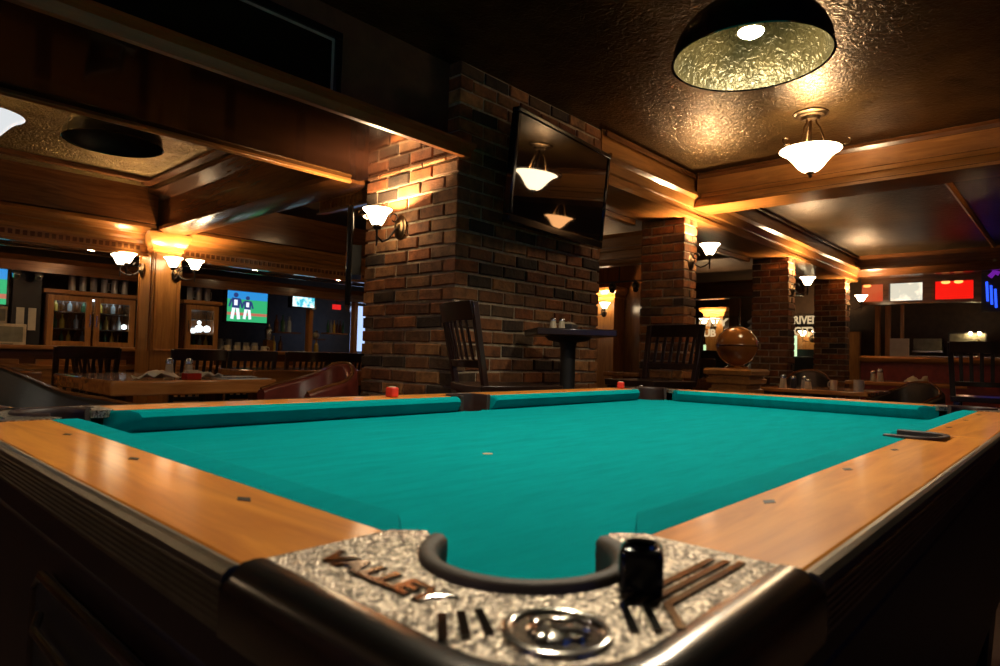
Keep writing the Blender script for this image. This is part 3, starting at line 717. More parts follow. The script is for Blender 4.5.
# ------------------------------------------------------------------ chairs
def slat_chair(name, label, cat, loc, rz, sh=.76, th=1.19, w=.42, d=.42, m='espresso_z', seatm='espresso_x', group=None, slats=6, rake=.09):
    """faces local +x; back at -x"""
    t = thing(name, label, cat, loc, rz, group)
    # saddle seat
    b = MB(); n = 8; rows = []
    for i in range(n+1):
        fx = -d/2+d*i/n; hw = w/2*(.90+.10*math.sin(PI*min(1, i/n+.15)))
        top = [(fx, -hw+2*hw*j/8, sh-.014*math.sin(PI*j/8)**2*math.sin(PI*(i+.5)/(n+1))) for j in range(9)]
        bot = [(fx, hw*.96-2*hw*.96*j/8, sh-.04) for j in range(9)]
        rows.append(top+bot)
    b.loft(rows); b.build('seat', seatm, t, bevel=.005)
    # back: raked posts, deep curved top rail, lower rail and slats
    b = MB()
    xb = -d/2+.02; zt = th-.055
    def bx(z): return xb-rake*max(0, (z-sh))/(th-sh)
    def row(z0, z1, th_, ww, curve=.03):
        rr = []
        for j in range(9):
            y = -ww/2+ww*j/8; c = -curve*math.sin(PI*j/8)
            rr.append([(bx(z0)+c, y, z0), (bx(z0)+c+th_, y, z0), (bx(z1)+c+th_, y, z1), (bx(z1)+c, y, z1)])
        b.loft(rr)
    for s in (-1, 1):
        b.bar((xb+.01, s*(w/2-.03), sh-.04), (bx(zt)+.01, s*(w/2-.012), th-.005), .034, .026, up=(1, 0, 0))
    row(th-.085, th, .02, w-.02); row(sh+.075, sh+.11, .02, w-.05)
    for k in range(slats):
        y = (-w/2+.075)+(w-.15)*k/(slats-1); c = -.03*math.sin(PI*(y+w/2)/w)
        b.bar((bx(sh+.09)+c+.01, y*.96, sh+.09), (bx(th-.06)+c+.01, y, th-.06), .024, .009, up=(1, 0, 0))
    b.build('backrest', m, t, bevel=.003)
    for sx, sy in ((1, 1), (1, -1), (-1, 1), (-1, -1)):
        MB().bar((sx*(d/2-.045), sy*(w/2-.05), sh-.04), (sx*(d/2-.0), sy*(w/2-.015), 0), .042, .042, (1, 0, 0), .03, .03).build('leg', m, t, bevel=.004)
    b = MB(); zz = .22 if sh > .6 else .16
    f = 1-zz/sh
    X = d/2-.045*f; Y = w/2-.015-.035*(1-zz/sh)*.5
    for s in (-1, 1):
        b.bar((-X, s*Y, zz), (X, s*Y, zz), .022, .03)
        b.bar((s*X, -Y, zz+.06), (s*X, Y, zz+.06), .022, .03)
    b.build('stretcher', m, t)
    return t
slat_chair('bar_chair', 'tall dark slat-back bar chair in front of the brick pillar corner', 'chair', (2.27, 2.03, 0), R(-22), group='bar chairs', sh=.815, th=1.185, w=.40)
slat_chair('bar_chair', 'tall dark slat-back bar chair standing before the nearest brick column', 'chair', (3.76, 2.10, 0), R(172), group='bar chairs', sh=.815, w=.45, d=.44)
slat_chair('bar_chair', 'tall dark slat-back bar chair at the right edge beyond the table corner', 'chair', (5.95, .53, 0), R(4), group='bar chairs', th=1.14, sh=.74, w=.46)
# round bar table
t = thing('bar_table', 'small square black bar table on a pedestal against the brick pillar', 'table', (2.88, 2.12, 0), R(49))
MB().box(-.215, .215, -.215, .215, 1.062, 1.10).build('tabletop', 'espresso_x', t, bevel=.006)
MB().lathe([(0, 1.061), (.13, 1.061), (.11, 1.04), (.05, 1.03), (.042, 1.0), (.042, .08), (.06, .05), (.21, .03), (.22, .0), (0, 0)], n=32).build('pedestal', 'black_matt', t)
def shaker(loc, label, h=.085, fill='cream', group='salt and pepper shakers', r=.02):
    t = thing('shaker', label, 'shaker', loc, 0, group)
    MB().lathe([(0, 0), (r, 0), (r, .004), (r*.8, h*.55), (r*.72, h*.72), (0, h*.72)], n=12).build('body', fill, t)
    MB().lathe([(0, h*.72), (r*.85, h*.72), (r*.85, h*.85), (r*.6, h*.97), (0, h)], n=12).build('cap', 'steel', t)
    return t
shaker((2.74, 2.12, 1.10), 'left glass shaker on the square bar table', h=.06)
shaker((2.79, 2.10, 1.10), 'right glass shaker on the square bar table', h=.06)
t = thing('condiment_caddy', 'small cream packet caddy on the square bar table', 'caddy', (2.88, 2.12, 1.10), R(20))
b = MB().box(-.06, .06, -.035, .035, 0, .004); b.box(-.06, -.055, -.035, .035, .004, .03); b.box(.055, .06, -.035, .035, .004, .03); b.box(-.055, .055, .031, .035, .004, .03); b.box(-.055, .055, -.035, -.031, .004, .03); b.build('tray', 'charcoal', t)
b = MB()
for i in range(7): b.box(-.05, .05, -.026+.008*i, -.021+.008*i, .004, .038+.003*(i % 3))
b.build('packets', 'cream', t)
# wall television, tilted down
tv = thing('wall_television', 'large black wall television tilted down on the brick pillar, reflecting a ceiling lamp', 'television', (3.09, 2.345, 1.995))
tv.rotation_euler = (R(5.0), 0, R(4.0))
HW, HH = .515, .315
b = MB(); bz = .028
b.box(-HW, HW, -.02, .03, -HH, -HH+bz+.02); b.box(-HW, HW, -.02, .03, HH-bz, HH); b.box(-HW, -HW+bz, -.02, .03, -HH+bz+.02, HH-bz); b.box(HW-bz, HW, -.02, .03, -HH+bz+.02, HH-bz)
b.build('bezel', 'black_gloss', tv, bevel=.006)
MB().box(-HW+bz, HW-bz, -.012, .028, -HH+bz+.02, HH-bz).build('screen', 'screen_black', tv)
MB().loft([[(-.42, .03, -.26), (.42, .03, -.26), (.42, .03, .26), (-.42, .03, .26)], [(-.30, .07, -.20), (.30, .07, -.20), (.30, .07, .18), (-.30, .07, .18)]]).build('back_shell', 'black_matt', tv)
MB().bar((0, .05, 0), (0, .17, -.03), .10, .14).build('mount', 'black_matt', tv)
# television seen edge on at the pillar's left
t = thing('side_television', 'black television seen edge on beside the left brick edge', 'television', (2.345, 3.44, 1.56), R(-35))
b = MB().box(-.035, 0.0, -.02, .70, -.32, .32); b.build('case', 'black_gloss', t, bevel=.008)
MB().box(-.036, -.034, .0, .68, -.295, .30).build('screen', 'screen_black', t)
MB().box(0, .06, .2, .5, -.1, .1).build('mount', 'black_matt', t)

# ------------------------------------------------------------------ slab tables and leather chairs on the left
def slab_table(x0, x1, y0, y1, z, th, label, m='slab_x'):
    t = thing('slab_table', label, 'table', ((x0+x1)/2, (y0+y1)/2, 0))
    a, c = (x1-x0)/2, (y1-y0)/2
    MB().box(-a, a, -c, c, z-th, z).build('tabletop', m, t, bevel=.012, seg=3)
    for s in (-1, 1):
        b = MB().box(s*a*.62-.05, s*a*.62+.05, -.05, .05, .06, z-th); b.build('post', 'brown_z', t)
        MB().box(s*a*.62-.05, s*a*.62+.05, -c*.75, c*.75, 0, .06).build('foot', 'brown_y', t, bevel=.01)
    return t
slab_table(1.10, 2.03, 3.74, 4.85, .76, .082, 'thick honey wood slab table left of the pillar, with shakers on top')
slab_table(2.30, 3.36, 4.60, 5.25, .785, .13, 'second slab table further back behind the oxblood armchair')
slab_table(-.9, 1.02, 4.75, 5.4, .775, .10, 'long wood slab table at the left edge behind the dark armchair')
def barrel_chair(label, loc, rz, m, hb=.86, ha=.66, w=.60, d=.58):
    """faces local +x"""
    t = thing('leather_armchair', label, 'armchair', loc, rz)
    MB().prism([(-d/2+.08, -w/2+.08), (d/2, -w/2+.07), (d/2+.02, 0), (d/2, w/2-.07), (-d/2+.08, w/2-.08)], .34, .46).build('seat', m, t, bevel=.03, seg=3)
    path = [(d/2-.02, -w/2), (d*.2, -w/2-.005), (-d*.12, -w/2), (-d*.36, -w*.38), (-d*.5, -w*.2), (-d*.53, 0), (-d*.5, w*.2), (-d*.36, w*.38), (-d*.12, w/2), (d*.2, w/2+.005), (d/2-.02, w/2)]
    hz = [ha-.03, ha, ha+.03, hb-.05, hb, hb+.01, hb, hb-.05, ha+.03, ha, ha-.03]
    rings = []; top = []
    P = [Vector(p) for p in path]
    # smooth the path
    PP, HZ = [], []
    for i in range(len(P)-1):
        for k in range(3):
            f = k/3; p0, p1, p2, p3 = P[max(i-1, 0)], P[i], P[i+1], P[min(i+2, len(P)-1)]
            c = lambda a, b, e, g: .5*((2*b)+(-a+e)*f+(2*a-5*b+4*e-g)*f*f+(-a+3*b-3*e+g)*f**3)
            PP.append(Vector((c(p0.x, p1.x, p2.x, p3.x), c(p0.y, p1.y, p2.y, p3.y))))
            h = [hz[max(i-1, 0)], hz[i], hz[i+1], hz[min(i+2, len(hz)-1)]]; HZ.append(c(*h))
    PP.append(P[-1]); HZ.append(hz[-1])
    for i, (p, h) in enumerate(zip(PP, HZ)):
        tg = (PP[min(i+1, len(PP)-1)]-PP[max(i-1, 0)]).normalized(); nn = Vector((tg.y, -tg.x))
        lean = .12*max(0, h-.6)
        o = p+nn*lean
        rings.append([(p.x-nn.x*.03, p.y-nn.y*.03, .30), (o.x-nn.x*.035, o.y-nn.y*.035, h-.02), (o.x-nn.x*.02, o.y-nn.y*.02, h), (o.x+nn.x*.02, o.y+nn.y*.02, h), (o.x+nn.x*.035, o.y+nn.y*.035, h-.02), (p.x+nn.x*.03, p.y+nn.y*.03, .30)])
        top.append((o.x, o.y, h+.004))
    MB().loft(rings).build('backrest', m, t, angle=60)
    MB().tube(top, .011, 8).build('highlight_piping', 'brown_x', t)  # lighter tube put in for the highlights along the top edge
    for sx, sy in ((1, 1), (1, -1), (-1, 1), (-1, -1)):
        MB().bar((sx*d*.36, sy*w*.36, .34), (sx*d*.42, sy*w*.42, 0), .05, .05, (1, 0, 0), .032, .032).build('leg', 'espresso_z', t)
    return t
barrel_chair('oxblood leather armchair at the end of the slab table by the pillar', (2.06, 3.36, 0), R(186), 'oxblood', hb=.86, ha=.74, w=.46, d=.46)
barrel_chair('dark leather armchair in the left foreground beyond the table corner', (.68, 3.22, 0), R(-44), 'black_leather', hb=.84, ha=.69, w=.60, d=.56)

# things on the slab table
TZ = .76
shaker((1.475, 3.98, TZ), 'left glass shaker on the thick slab table', h=.12, r=.026)
shaker((1.585, 3.98, TZ), 'right glass shaker on the thick slab table', h=.12, r=.026)
t = thing('condiment_caddy', 'small red packet caddy on the thick slab table', 'caddy', (1.56, 3.87, TZ), R(10))
MB().box(-.045, .045, -.03, .03, 0, .035).build('tray', 'ketchup', t, bevel=.003)
b = MB()
for i in range(6): b.box(-.036, .036, -.024+.008*i, -.019+.008*i, .036, .045+.004*(i % 3))
b.build('packets', 'cream', t)
def crumpled(name, label, loc, sx, sy, h, seed, m='paper', cat='napkin', rz=0):
    r = random.Random(seed); n = 6
    b = MB(); g = [[b.bm.verts.new(((i/n-.5)*sx, (j/n-.5)*sy, .002+h*r.random()*(.4+.6*math.sin(PI*i/n)))) for j in range(n+1)] for i in range(n+1)]
    for i in range(n):
        for j in range(n): b._f([g[i][j], g[i+1][j], g[i+1][j+1], g[i][j+1]])
    o = b.build(name, m, None, loc, (0, 0, rz), recalc=False); sd = o.modifiers.new('solid', 'SOLIDIFY'); sd.thickness = .002
    return tag(o, label, cat)
crumpled('paper_napkin', 'crumpled cream napkin left of the shakers on the slab table', (1.37, 3.88, TZ), .22, .14, .06, 4)
crumpled('paper_napkin', 'crumpled cream napkin right of the shakers on the slab table', (1.69, 3.98, TZ), .16, .12, .05, 9)
def menu(loc, rz, label, m):
    t = thing('menu_card', label, 'menu', loc, rz)
    MB().box(-.14, .14, -.10, .10, 0, .004).build('cover', 'paper', t)
    MB().box(-.125, .125, -.085, .085, .004, .0055).build('print', m, t)
plain('menu_blue', (.35, .42, .6), rough=.1); plain('menu_white', (.75, .72, .68), rough=.1)
menu((1.93, 4.15, TZ), R(-15), 'glossy white menu card on the slab table', 'menu_white')
menu((1.86, 3.86, TZ), R(5), 'glossy blue menu card at the right end of the slab table', 'menu_blue')
# dark slat chairs between the slab tables and the bar
for i, (x, y, rz, m, lb) in enumerate(((1.37, 5.5, 95, 'espresso_z', 'dark slat-back chair in front of the glass-door cabinets'),
        (1.80, 5.95, 20, 'espresso_z', 'dark chair turned sideways near the pilaster base'),
        (2.14, 5.40, 88, 'espresso_z', 'dark chair below the narrow glass-door cabinet'),
        (2.59, 5.44, 90, 'dark_fabric', 'dark chair with a bluish sheen below the baseball screen'),
        (3.10, 5.42, 88, 'espresso_z', 'dark chair below the row of cups on the bar'),
        (3.53, 5.45, 90, 'espresso_z', 'black broad-backed chair left of the pillar'))):
    slat_chair('dining_chair', lb, 'chair', (x, y, 0), R(rz), sh=.45, th=.93, w=.42, m=m, group='dark chairs along the bar')

# ------------------------------------------------------------------ bar counter and back bar
o = struct('bar_counter', MB().box(-3, 7.5, 7.05, 7.45, 0, .885), 'brown_x', 'wood panelled front of the long bar counter', 'bar counter')
MB().box(-3, 7.5, 6.98, 7.55, .885, .925).build('countertop', 'honey_x', o, bevel=.01)
b = MB()
for i in range(12): b.box(-2.9+i*.87, -2.9+i*.87+.75, 7.035, 7.052, .25, .80)
b.build('front_panels', 'honey_x', o, bevel=.012)
MB().extr([(0, 0), (-.03, .01), (-.035, .04), (0, .055)], (-3, 7.05, .70), (10.5, 0, 0)).build('front_moulding', 'honey_x', o)
b = MB().box(-3, 9, 8.12, 8.75, 0, .90); struct('back_bar', b, 'brown_x', 'low dark wood back bar behind the counter', 'back bar')
b = MB().extr([(0, 0), (0, .11), (-.03, .13), (-.05, .16), (.02, .16), (.20, .16), (.20, 0)], (-3, 8.22, 1.70), (9.2, 0, 0)); struct('trim_4', b, 'brown_x', 'long wooden header board over the back bar shelves', 'header board')
b = MB().tube([(-3, 8.05, 1.93), (6.1, 8.05, 1.93)], .010, 8)
for i in range(14): b.tube([(-2.7+i*.68, 8.05, 1.93), (-2.7+i*.68, 8.05, 2.16)], .006, 6)
tag(b.build('glass_rack', 'steel'), 'long steel glass rack hung under the bar cornice', 'glass rack')
def cabinet(x0, x1, z0, z1, doors, label):
    t = thing('bottle_cabinet', label, 'cabinet', (0, 8.40, 0))
    w_ = .05
    b = MB(); b.box(x0, x0+w_, 0, .30, z0, z1); b.box(x1-w_, x1, 0, .30, z0, z1); b.box(x0+w_, x1-w_, 0, .30, z1-.04, z1); b.box(x0+w_, x1-w_, 0, .30, z0, z0+.04); b.box(x0+w_, x1-w_, .28, .30, z0+.04, z1-.04)
    b.build('carcass', 'brown_z', t)
    b = MB().box(x0-.03, x1+.03, -.03, .30, z1, z1+.045); b.build('shelf_top', 'honey_x', t, bevel=.005)
    W_ = (x1-x0)/doors
    for k in range(doors):
        a, c = x0+k*W_+.012, x0+(k+1)*W_-.012; f = .06
        d = MB(); d.box(a, a+f, -.025, 0, z0+.02, z1-.02); d.box(c-f, c, -.025, 0, z0+.02, z1-.02); d.box(a+f, c-f, -.025, 0, z1-.08, z1-.02); d.box(a+f, c-f, -.025, 0, z0+.02, z0+.08)
        dr = d.build('door', 'honey_z', t, bevel=.004)
        MB().box(a+f, c-f, -.014, -.010, z0+.08, z1-.08).build('glass_pane', 'glass_clear', dr)
        hx = c-.02 if k == 0 and doors > 1 else a+.02
        MB().tube([(hx, -.025, (z0+z1)/2-.05), (hx, -.05, (z0+z1)/2-.05), (hx, -.05, (z0+z1)/2+.08), (hx, -.025, (z0+z1)/2+.08)], .006, 8).build('handle', 'steel', dr)
    for z in (z0+.21, z0+.40):
        MB().box(x0+w_, x1-w_, .02, .28, z, z+.012).build('shelf', 'steel', t)
    MB().box(x0+w_+.02, x1-w_-.02, .05, .09, z1-.055, z1-.042).build('cabinet_light', 'cabinet_lamp', t)
    return t
cabinet(1.80, 2.70, .895, 1.50, 2, 'two-door glass-fronted bottle cabinet left of the pilaster')
cabinet(3.27, 3.70, .895, 1.50, 1, 'single-door glass-fronted bottle cabinet left of the baseball screen')
def bottle(loc, h, r, m, label, group):
    t = MB().lathe([(0, 0), (r, 0), (r, h*.55), (r*.85, h*.64), (r*.36, h*.76), (r*.33, h*.95), (r*.42, h*.955), (r*.42, h), (0, h)], n=12).build('bottle', m, None, loc)
    return tag(t, label, 'bottle', group)
BM = ['bottle_brown', 'bottle_green', 'bottle_clear', 'bottle_yellow', 'bottle_brown']
for (xa, n, z, side) in ((1.92, 5, .935, 'left'), (1.92, 5, 1.12, 'left'), (1.92, 5, 1.31, 'left'), (2.36, 4, .935, 'right'), (2.36, 4, 1.12, 'right'), (2.36, 4, 1.31, 'right')):
    row = {.935: 'bottom', 1.12: 'middle', 1.31: 'top'}[z]
    for i in range(n):
        bottle((xa+i*.068, 8.53, z+.003), .155 if z < 1.3 else .13, .024, BM[(i*2+int(z*10)) % 5], 'bottle in a tight row on the %s shelf behind the %s cabinet door' % (row, side), 'bottles on the %s shelf of the %s door' % (row, side))
for i in range(4): bottle((3.37+i*.075, 8.53, .938), .15, .026, BM[i], 'bottle in a row in the single-door cabinet', 'bottles in the single-door cabinet')
def lampball(loc, r, m, label):
    t = thing('round_lamp', label, 'lamp', loc)
    MB().ball((0, 0, r), r, 14).build('globe', m, t)
    MB().lathe([(0, 0), (r*.6, 0), (r*.5, r*.25), (0, r*.25)], n=14).build('base', 'steel', t)
for k, (x, z, rr) in enumerate(((3.40, 1.12, .035), (3.475, 1.133, .05), (3.575, 1.138, .045), (3.475, 1.236, .026))):
    lampball((x, 8.46, z), rr, 'ice_white', ['left small', 'large middle', 'right', 'topmost'][k]+' white glowing globe in the cluster behind the single cabinet door')
lampball((2.60, 8.46, 1.13), .03, 'ice_white', 'small bluish glowing globe behind the right cabinet door')
def mug(loc, h, r, m, label, group, cat='glass'):
    t = thing('beer_mug', label, cat, loc, rnd.uniform(0, 6), group)
    MB().lathe([(0, 0), (r, 0), (r*.97, h*.1), (r, h), (r*.88, h), (r*.85, h*.12), (0, h*.1)], n=14).build('body', m, t)
    MB().tube([(r*.95, 0, h*.22), (r*1.6, 0, h*.25), (r*1.65, 0, h*.5), (r*1.6, 0, h*.78), (r*.95, 0, h*.8)], r*.14, 6).build('handle', m, t)
    return t
for i in range(6): mug((2.06+i*.108, 8.50, 1.545), .16, .036, 'glassware', 'tall beer glass in the row on top of the two-door cabinet', 'glasses on the two-door cabinet')
for i in range(3): mug((3.36+i*.11, 8.50, 1.545), .16, .038, 'glassware', 'tall beer glass in the row on top of the single-door cabinet', 'glasses on the single-door cabinet')
for i in range(5):
    mug((3.84+i*.128, 8.42, .90), .085, .042, 'cream', 'white cup in the front row below the baseball screen', 'cups in the front row below the screen', 'cup')
    mug((3.84+i*.125, 8.66, .90), .17 if i < 2 else .13, .042, 'glassware', 'glass standing in the rear row below the baseball screen', 'glasses in the rear row below the screen')
def flat_tv(name, label, loc, rz, w_, h_, paint, tilt=0):
    t = thing(name, label, 'television', loc)
    t.rotation_euler = (R(tilt), 0, R(rz))
    b = MB(); f = .02; a, c = w_/2, h_/2
    b.box(-a-f, a+f, -.02, .03, -c-f, -c); b.box(-a-f, a+f, -.02, .03, c, c+f); b.box(-a-f, -a, -.02, .03, -c, c); b.box(a, a+f, -.02, .03, -c, c)
    b.box(-a-f, a+f, .03, .06, -c-f, c+f)
    b.build('bezel', 'black_gloss', t)
    if isinstance(paint, str): MB().box(-a, a, -.008, .01, -c, c).build('screen', paint, t)
    else: paint(t, a, c)
    MB().bar((0, .06, 0), (0, .30, .0), .08, .08).build('mount', 'black_matt', t)
    return t
def ballgame(t, a, c):
    b = MB(); y = -.008
    def q(x0, x1, z0, z1, mi, dy=0):
        b.mi = mi; b.box(x0, x1, y-dy, .01, z0, z1)
    q(-a, a, c*.35, c, 0); q(-a, a, -c*.45, c*.35, 1); q(-a, a, -c*.62, -c*.45, 2); q(-a, a, -c, -c*.62, 1)
    for cx, s in ((-.58*a, 1.0), (.0*a, .88)):
        z = -c*.62; S = c*1.32*s; X = cx
        b.mi = 3
        for d in (-1, 1): b.bar((X+d*S*.16, y-.002, z-S*.18), (X+d*S*.08, y-.002, z+S*.35), S*.15, .002, up=(0, 1, 0))
        b.mi = 4; b.bar((X, y-.003, z+S*.33), (X+S*.02, y-.003, z+S*.78), S*.34, .002, up=(0, 1, 0), w1=S*.40)
        for d in (-1, 1): b.bar((X+d*S*.2, y-.003, z+S*.72), (X+d*S*.3, y-.003, z+S*.38), S*.09, .002, up=(0, 1, 0))
        b.mi = 3; b.bar((X, y-.004, z+S*.45), (X, y-.004, z+S*.7), S*.16, .002, up=(0, 1, 0))
        b.mi = 4; b.lathe([(0, 0), (S*.11, 0), (S*.11, .003), (0, .003)], (X, y-.002, z+S*.92), 14, Matrix.Rotation(PI/2, 3, 'X'))
    b.build('screen', ['tv_sky', 'tv_field', 'tv_dirt', 'tv_white', 'tv_navy'], t)
flat_tv('bar_television', 'television behind the bar showing a baseball game', (4.03, 8.30, 1.52), 0, .56, .44, ballgame)
b = MB().box(3.74, 4.33, 8.29, 8.36, 1.765, 1.81); tag(b.build('blue_shelf_light', 'tv_edge'), 'blue light strip on the shelf over the baseball screen', 'light strip')
flat_tv('bar_television', 'smaller television with a pale cyan picture high behind the bar', (4.86, 8.30, 1.685), 8, .39, .245, 'tv_cyan')
def leftgame(t, a, c):
    b = MB(); b.mi = 0; b.box(-a, a, -.008, .01, c*.3, c); b.mi = 1; b.box(-a, a, -.008, .01, -c*.45, c*.3); b.mi = 2; b.box(-a, a, -.008, .01, -c*.7, -c*.45); b.mi = 1; b.box(-a, a, -.008, .01, -c, -c*.7)
    b.build('screen', ['tv_sky', 'tv_field', 'tv_dirt'], t)
flat_tv('bar_television', 'television with a green field picture cut by the left frame edge', (1.14, 8.30, 1.535), 0, .58, .40, leftgame)
# things around the register on the left
t = thing('cash_register', 'grey cash register screen at the left end of the bar', 'cash register', (1.45, 8.30, .90))
MB().box(-.19, .17, 0, .04, .02, .24).build('case', 'cream', t, bevel=.008); MB().box(-.16, .14, -.004, .003, .05, .21).build('screen', 'panel_grey', t)
MB().bar((0, .02, 0), (0, .02, .03), .14, .10).build('base', 'charcoal', t)
t = thing('cash_register', 'pale upper register panel under the left-edge television', 'cash register', (1.36, 8.46, 1.14))
MB().box(-.14, .12, 0, .03, 0, .18).build('case', 'cream', t, bevel=.008); MB().box(-.12, .10, -.003, .002, .03, .155).build('screen', 'panel_grey', t); MB().box(-.05, .05, .0, .03, -.24, 0).build('stand', 'charcoal', t)
for x, lb in ((1.575, 'left white paper sheet pinned beside the cabinet'), (1.68, 'right white paper sheet pinned beside the cabinet')):
    tag(MB().box(x-.035, x+.035, 8.39, 8.393, 1.08, 1.32).build('paper_sheet', 'paper'), lb, 'paper')
b = MB().box(1.50, 1.755, 8.393, 8.44, .90, 1.70); struct('trim_5', b, 'black_matt', 'dark panel beside the two-door cabinet', 'panel')
for x, lb in ((1.50, 'left spotlight under the bar header'), (1.69, 'right spotlight under the bar header')):
    t = thing('spotlight', lb, 'spotlight', (x, 8.25, 1.66)); MB().lathe([(0, -.03), (.04, -.03), (.045, .02), (.02, .045), (0, .05)], n=16, mat=Matrix.Rotation(R(35), 3, 'X')).build('housing', 'steel', t); MB().tube([(0, 0, .03), (0, 0, .06)], .01, 6).build('stem', 'black_matt', t)
# things right of the baseball screen
b = MB().box(5.00, 5.06, 8.35, 8.45, .90, 1.70); struct('trim_6', b, 'honey_z', 'thin wooden post behind the bar right of the small television', 'post')
b = MB().box(5.78, 5.84, 8.35, 8.45, .90, 1.70); struct('trim_7', b, 'honey_z', 'thin wooden post beside the bright window strip', 'post')
b = MB().box(5.86, 6.6, 8.55, 8.57, .95, 1.67); struct('window_1', b, 'daylight', 'bright bluish window strip just left of the brick pillar', 'window')
t = thing('cocktail_shaker', 'tall silver cocktail shaker behind the bar', 'shaker', (4.485, 8.56, 1.08))
MB().lathe([(0, 0), (.04, 0), (.055, .13), (.05, .15), (.03, .18), (.0, .19)], n=18).build('body', 'steel', t); MB().lathe([(0, .19), (.018, .19), (.016, .22), (0, .225)], n=12).build('cap', 'steel', t)
b = MB().box(4.435, 4.535, 8.50, 8.62, .90, 1.08); tag(b.build('wooden_crate', 'brown_x', bevel=.006), 'small dark wooden box under the silver shaker', 'box')
t = thing('skull_jar', 'small white rounded jar on the back bar left of the window strip', 'jar', (5.24, 8.55, 1.12)); MB().ball((0, 0, .05), .05, 14, (1.1, 1, 1)).build('body', 'cream', t); MB().lathe([(0, .095), (.03, .095), (.028, .125), (0, .13)], n=12).build('lid', 'steel', t)
bottle((5.22, 8.50, .90), .21, .035, 'bottle_yellow', 'stout amber bottle below the white jar', 'lone back bar bottles')
b = MB().box(5.12, 5.36, 8.48, 8.66, 1.10, 1.12); tag(b.build('display_shelf', 'brown_x'), 'short dark shelf holding the white jar', 'shelf')
t = thing('exit_light', 'small red light box right of the small television', 'light box', (5.49, 8.40, 1.575)); MB().box(-.07, .07, 0, .02, 0, .075).build('face', 'exit_red', t); MB().box(-.008, .008, .004, .016, .075, .125).build('hanger', 'black_matt', t)
for i, x in enumerate((4.60, 4.70, 4.80, 4.62, 4.73)):
    bottle((x, 8.56, 1.20), .24, .032, BM[i], 'liquor bottle on the shelf under the small television', 'liquor bottles under the small television') if i < 3 else bottle((x, 8.66, .90), .24, .032, BM[i], 'liquor bottle on the counter under the small television', 'liquor bottles on the counter')
b = MB().box(4.55, 4.95, 8.48, 8.72, 1.18, 1.20); tag(b.build('bottle_shelf', 'brown_x'), 'dark shelf of liquor bottles under the small television', 'shelf')
for i in range(6): bottle((5.46+i*.055, 8.58, 1.22), .2, .022, BM[(i+1) % 5], 'slim bottle on the lit shelf left of the window strip', 'slim bottles by the window strip')
b = MB().box(5.42, 5.77, 8.5, 8.7, 1.2, 1.22); tag(b.build('bottle_shelf', 'honey_x'), 'lit honey wood shelf of slim bottles left of the window strip', 'shelf')
# spotlights that glint under the cornice
def downlight(loc, label, m='bar_glint', r=.05):
    t = thing('downlight', label, 'downlight', loc)
    MB().lathe([(0, .0), (r*.7, 0), (r*.75, -.008), (r, -.01), (r*1.05, .01), (0, .02)], n=18).build('ring', 'brass', t)
    MB().lathe([(0, -.012), (r*.65, -.010), (r*.65, -.002), (0, -.002)], n=18).build('lens', m, t)
downlight((4.98, 7.6, 1.93), 'bright downlight over the bar near the small television'); downlight((3.78, 7.6, 1.93), 'downlight over the bar above the baseball screen'); downlight((1.1, 7.6, 1.93), 'added downlight brightening the left end of the bar'); downlight((2.0, 7.6, 1.93), 'added downlight brightening the two-door cabinet')  # the two on the left are added to brighten the bar
b = MB().box(-3, 9, 7.4, 8.2, 1.945, 1.975); struct('trim_8', b, 'brown_x', 'dark boarded underside of the canopy over the bar', 'canopy')

# ------------------------------------------------------------------ the room behind the row of columns
b = MB().extr([(0, 0), (-.03, .02), (-.035, .05), (-.01, .07), (-.01, .15), (-.025, .16), (-.025, .19), (-.01, .20), (-.01, .30), (-.04, .34), (.12, .34), (.12, 0)], (6.05, 3.42, 1.98), (0, 4.0, 0), (1, 0, 0))
struct('trim_9', b, 'honey_y', 'planked honey wood fascia between the big pillar and the nearest column', 'fascia', angle=25)
b = MB().box(8.75, 8.85, 4.58, 8.0, 0, 2.5); struct('wall_panelled', b, 'brown_z', 'dark panelled wall far behind the gap beside the big pillar', 'wall')
o = struct('far_pilaster', MB().box(8.45, 8.75, 5.36, 5.72, 0, 2.0), 'honey_z', 'honey wood pilaster with a lit sconce seen right of the big pillar', 'pilaster', bevel=.006)
b = MB().loft([[(8.45-e, 5.36-e, z), (8.75, 5.36-e, z), (8.75, 5.72+e, z), (8.45-e, 5.72+e, z)] for e, z in ((.0, 1.88), (.02, 1.90), (.02, 1.94), (.06, 2.0), (.06, 2.04), (.02, 2.06))]); b.build('capital', 'honey_y', o, angle=25)
b = MB().box(8.70, 8.75, 4.62, 5.05, .3, 1.72); b.box(8.69, 8.70, 4.66, 4.70, .3, 1.68); b.box(8.69, 8.70, 4.97, 5.01, .3, 1.68); b.box(8.69, 8.70, 4.7, 4.97, 1.64, 1.68)
struct('door_1', b, 'honey_z', 'honey wood panelled door beside the far pilaster', 'door')
sconce((8.45, 5.54, 1.66), PI, 'bright wall sconce on the far honey pilaster', arms=2, spread=.12)
b = MB().tube([(7.2, 3.5, 1.95), (7.2, 6.5, 1.95)], .012, 6); 
for i in range(4): b.tube([(7.2, 3.6+i*.9, 1.95), (7.2, 3.6+i*.9, CEIL)], .008, 6)
tag(b.build('track_rail', 'black_matt'), 'black lighting track under the dark ceiling right of the pillar', 'lighting track')
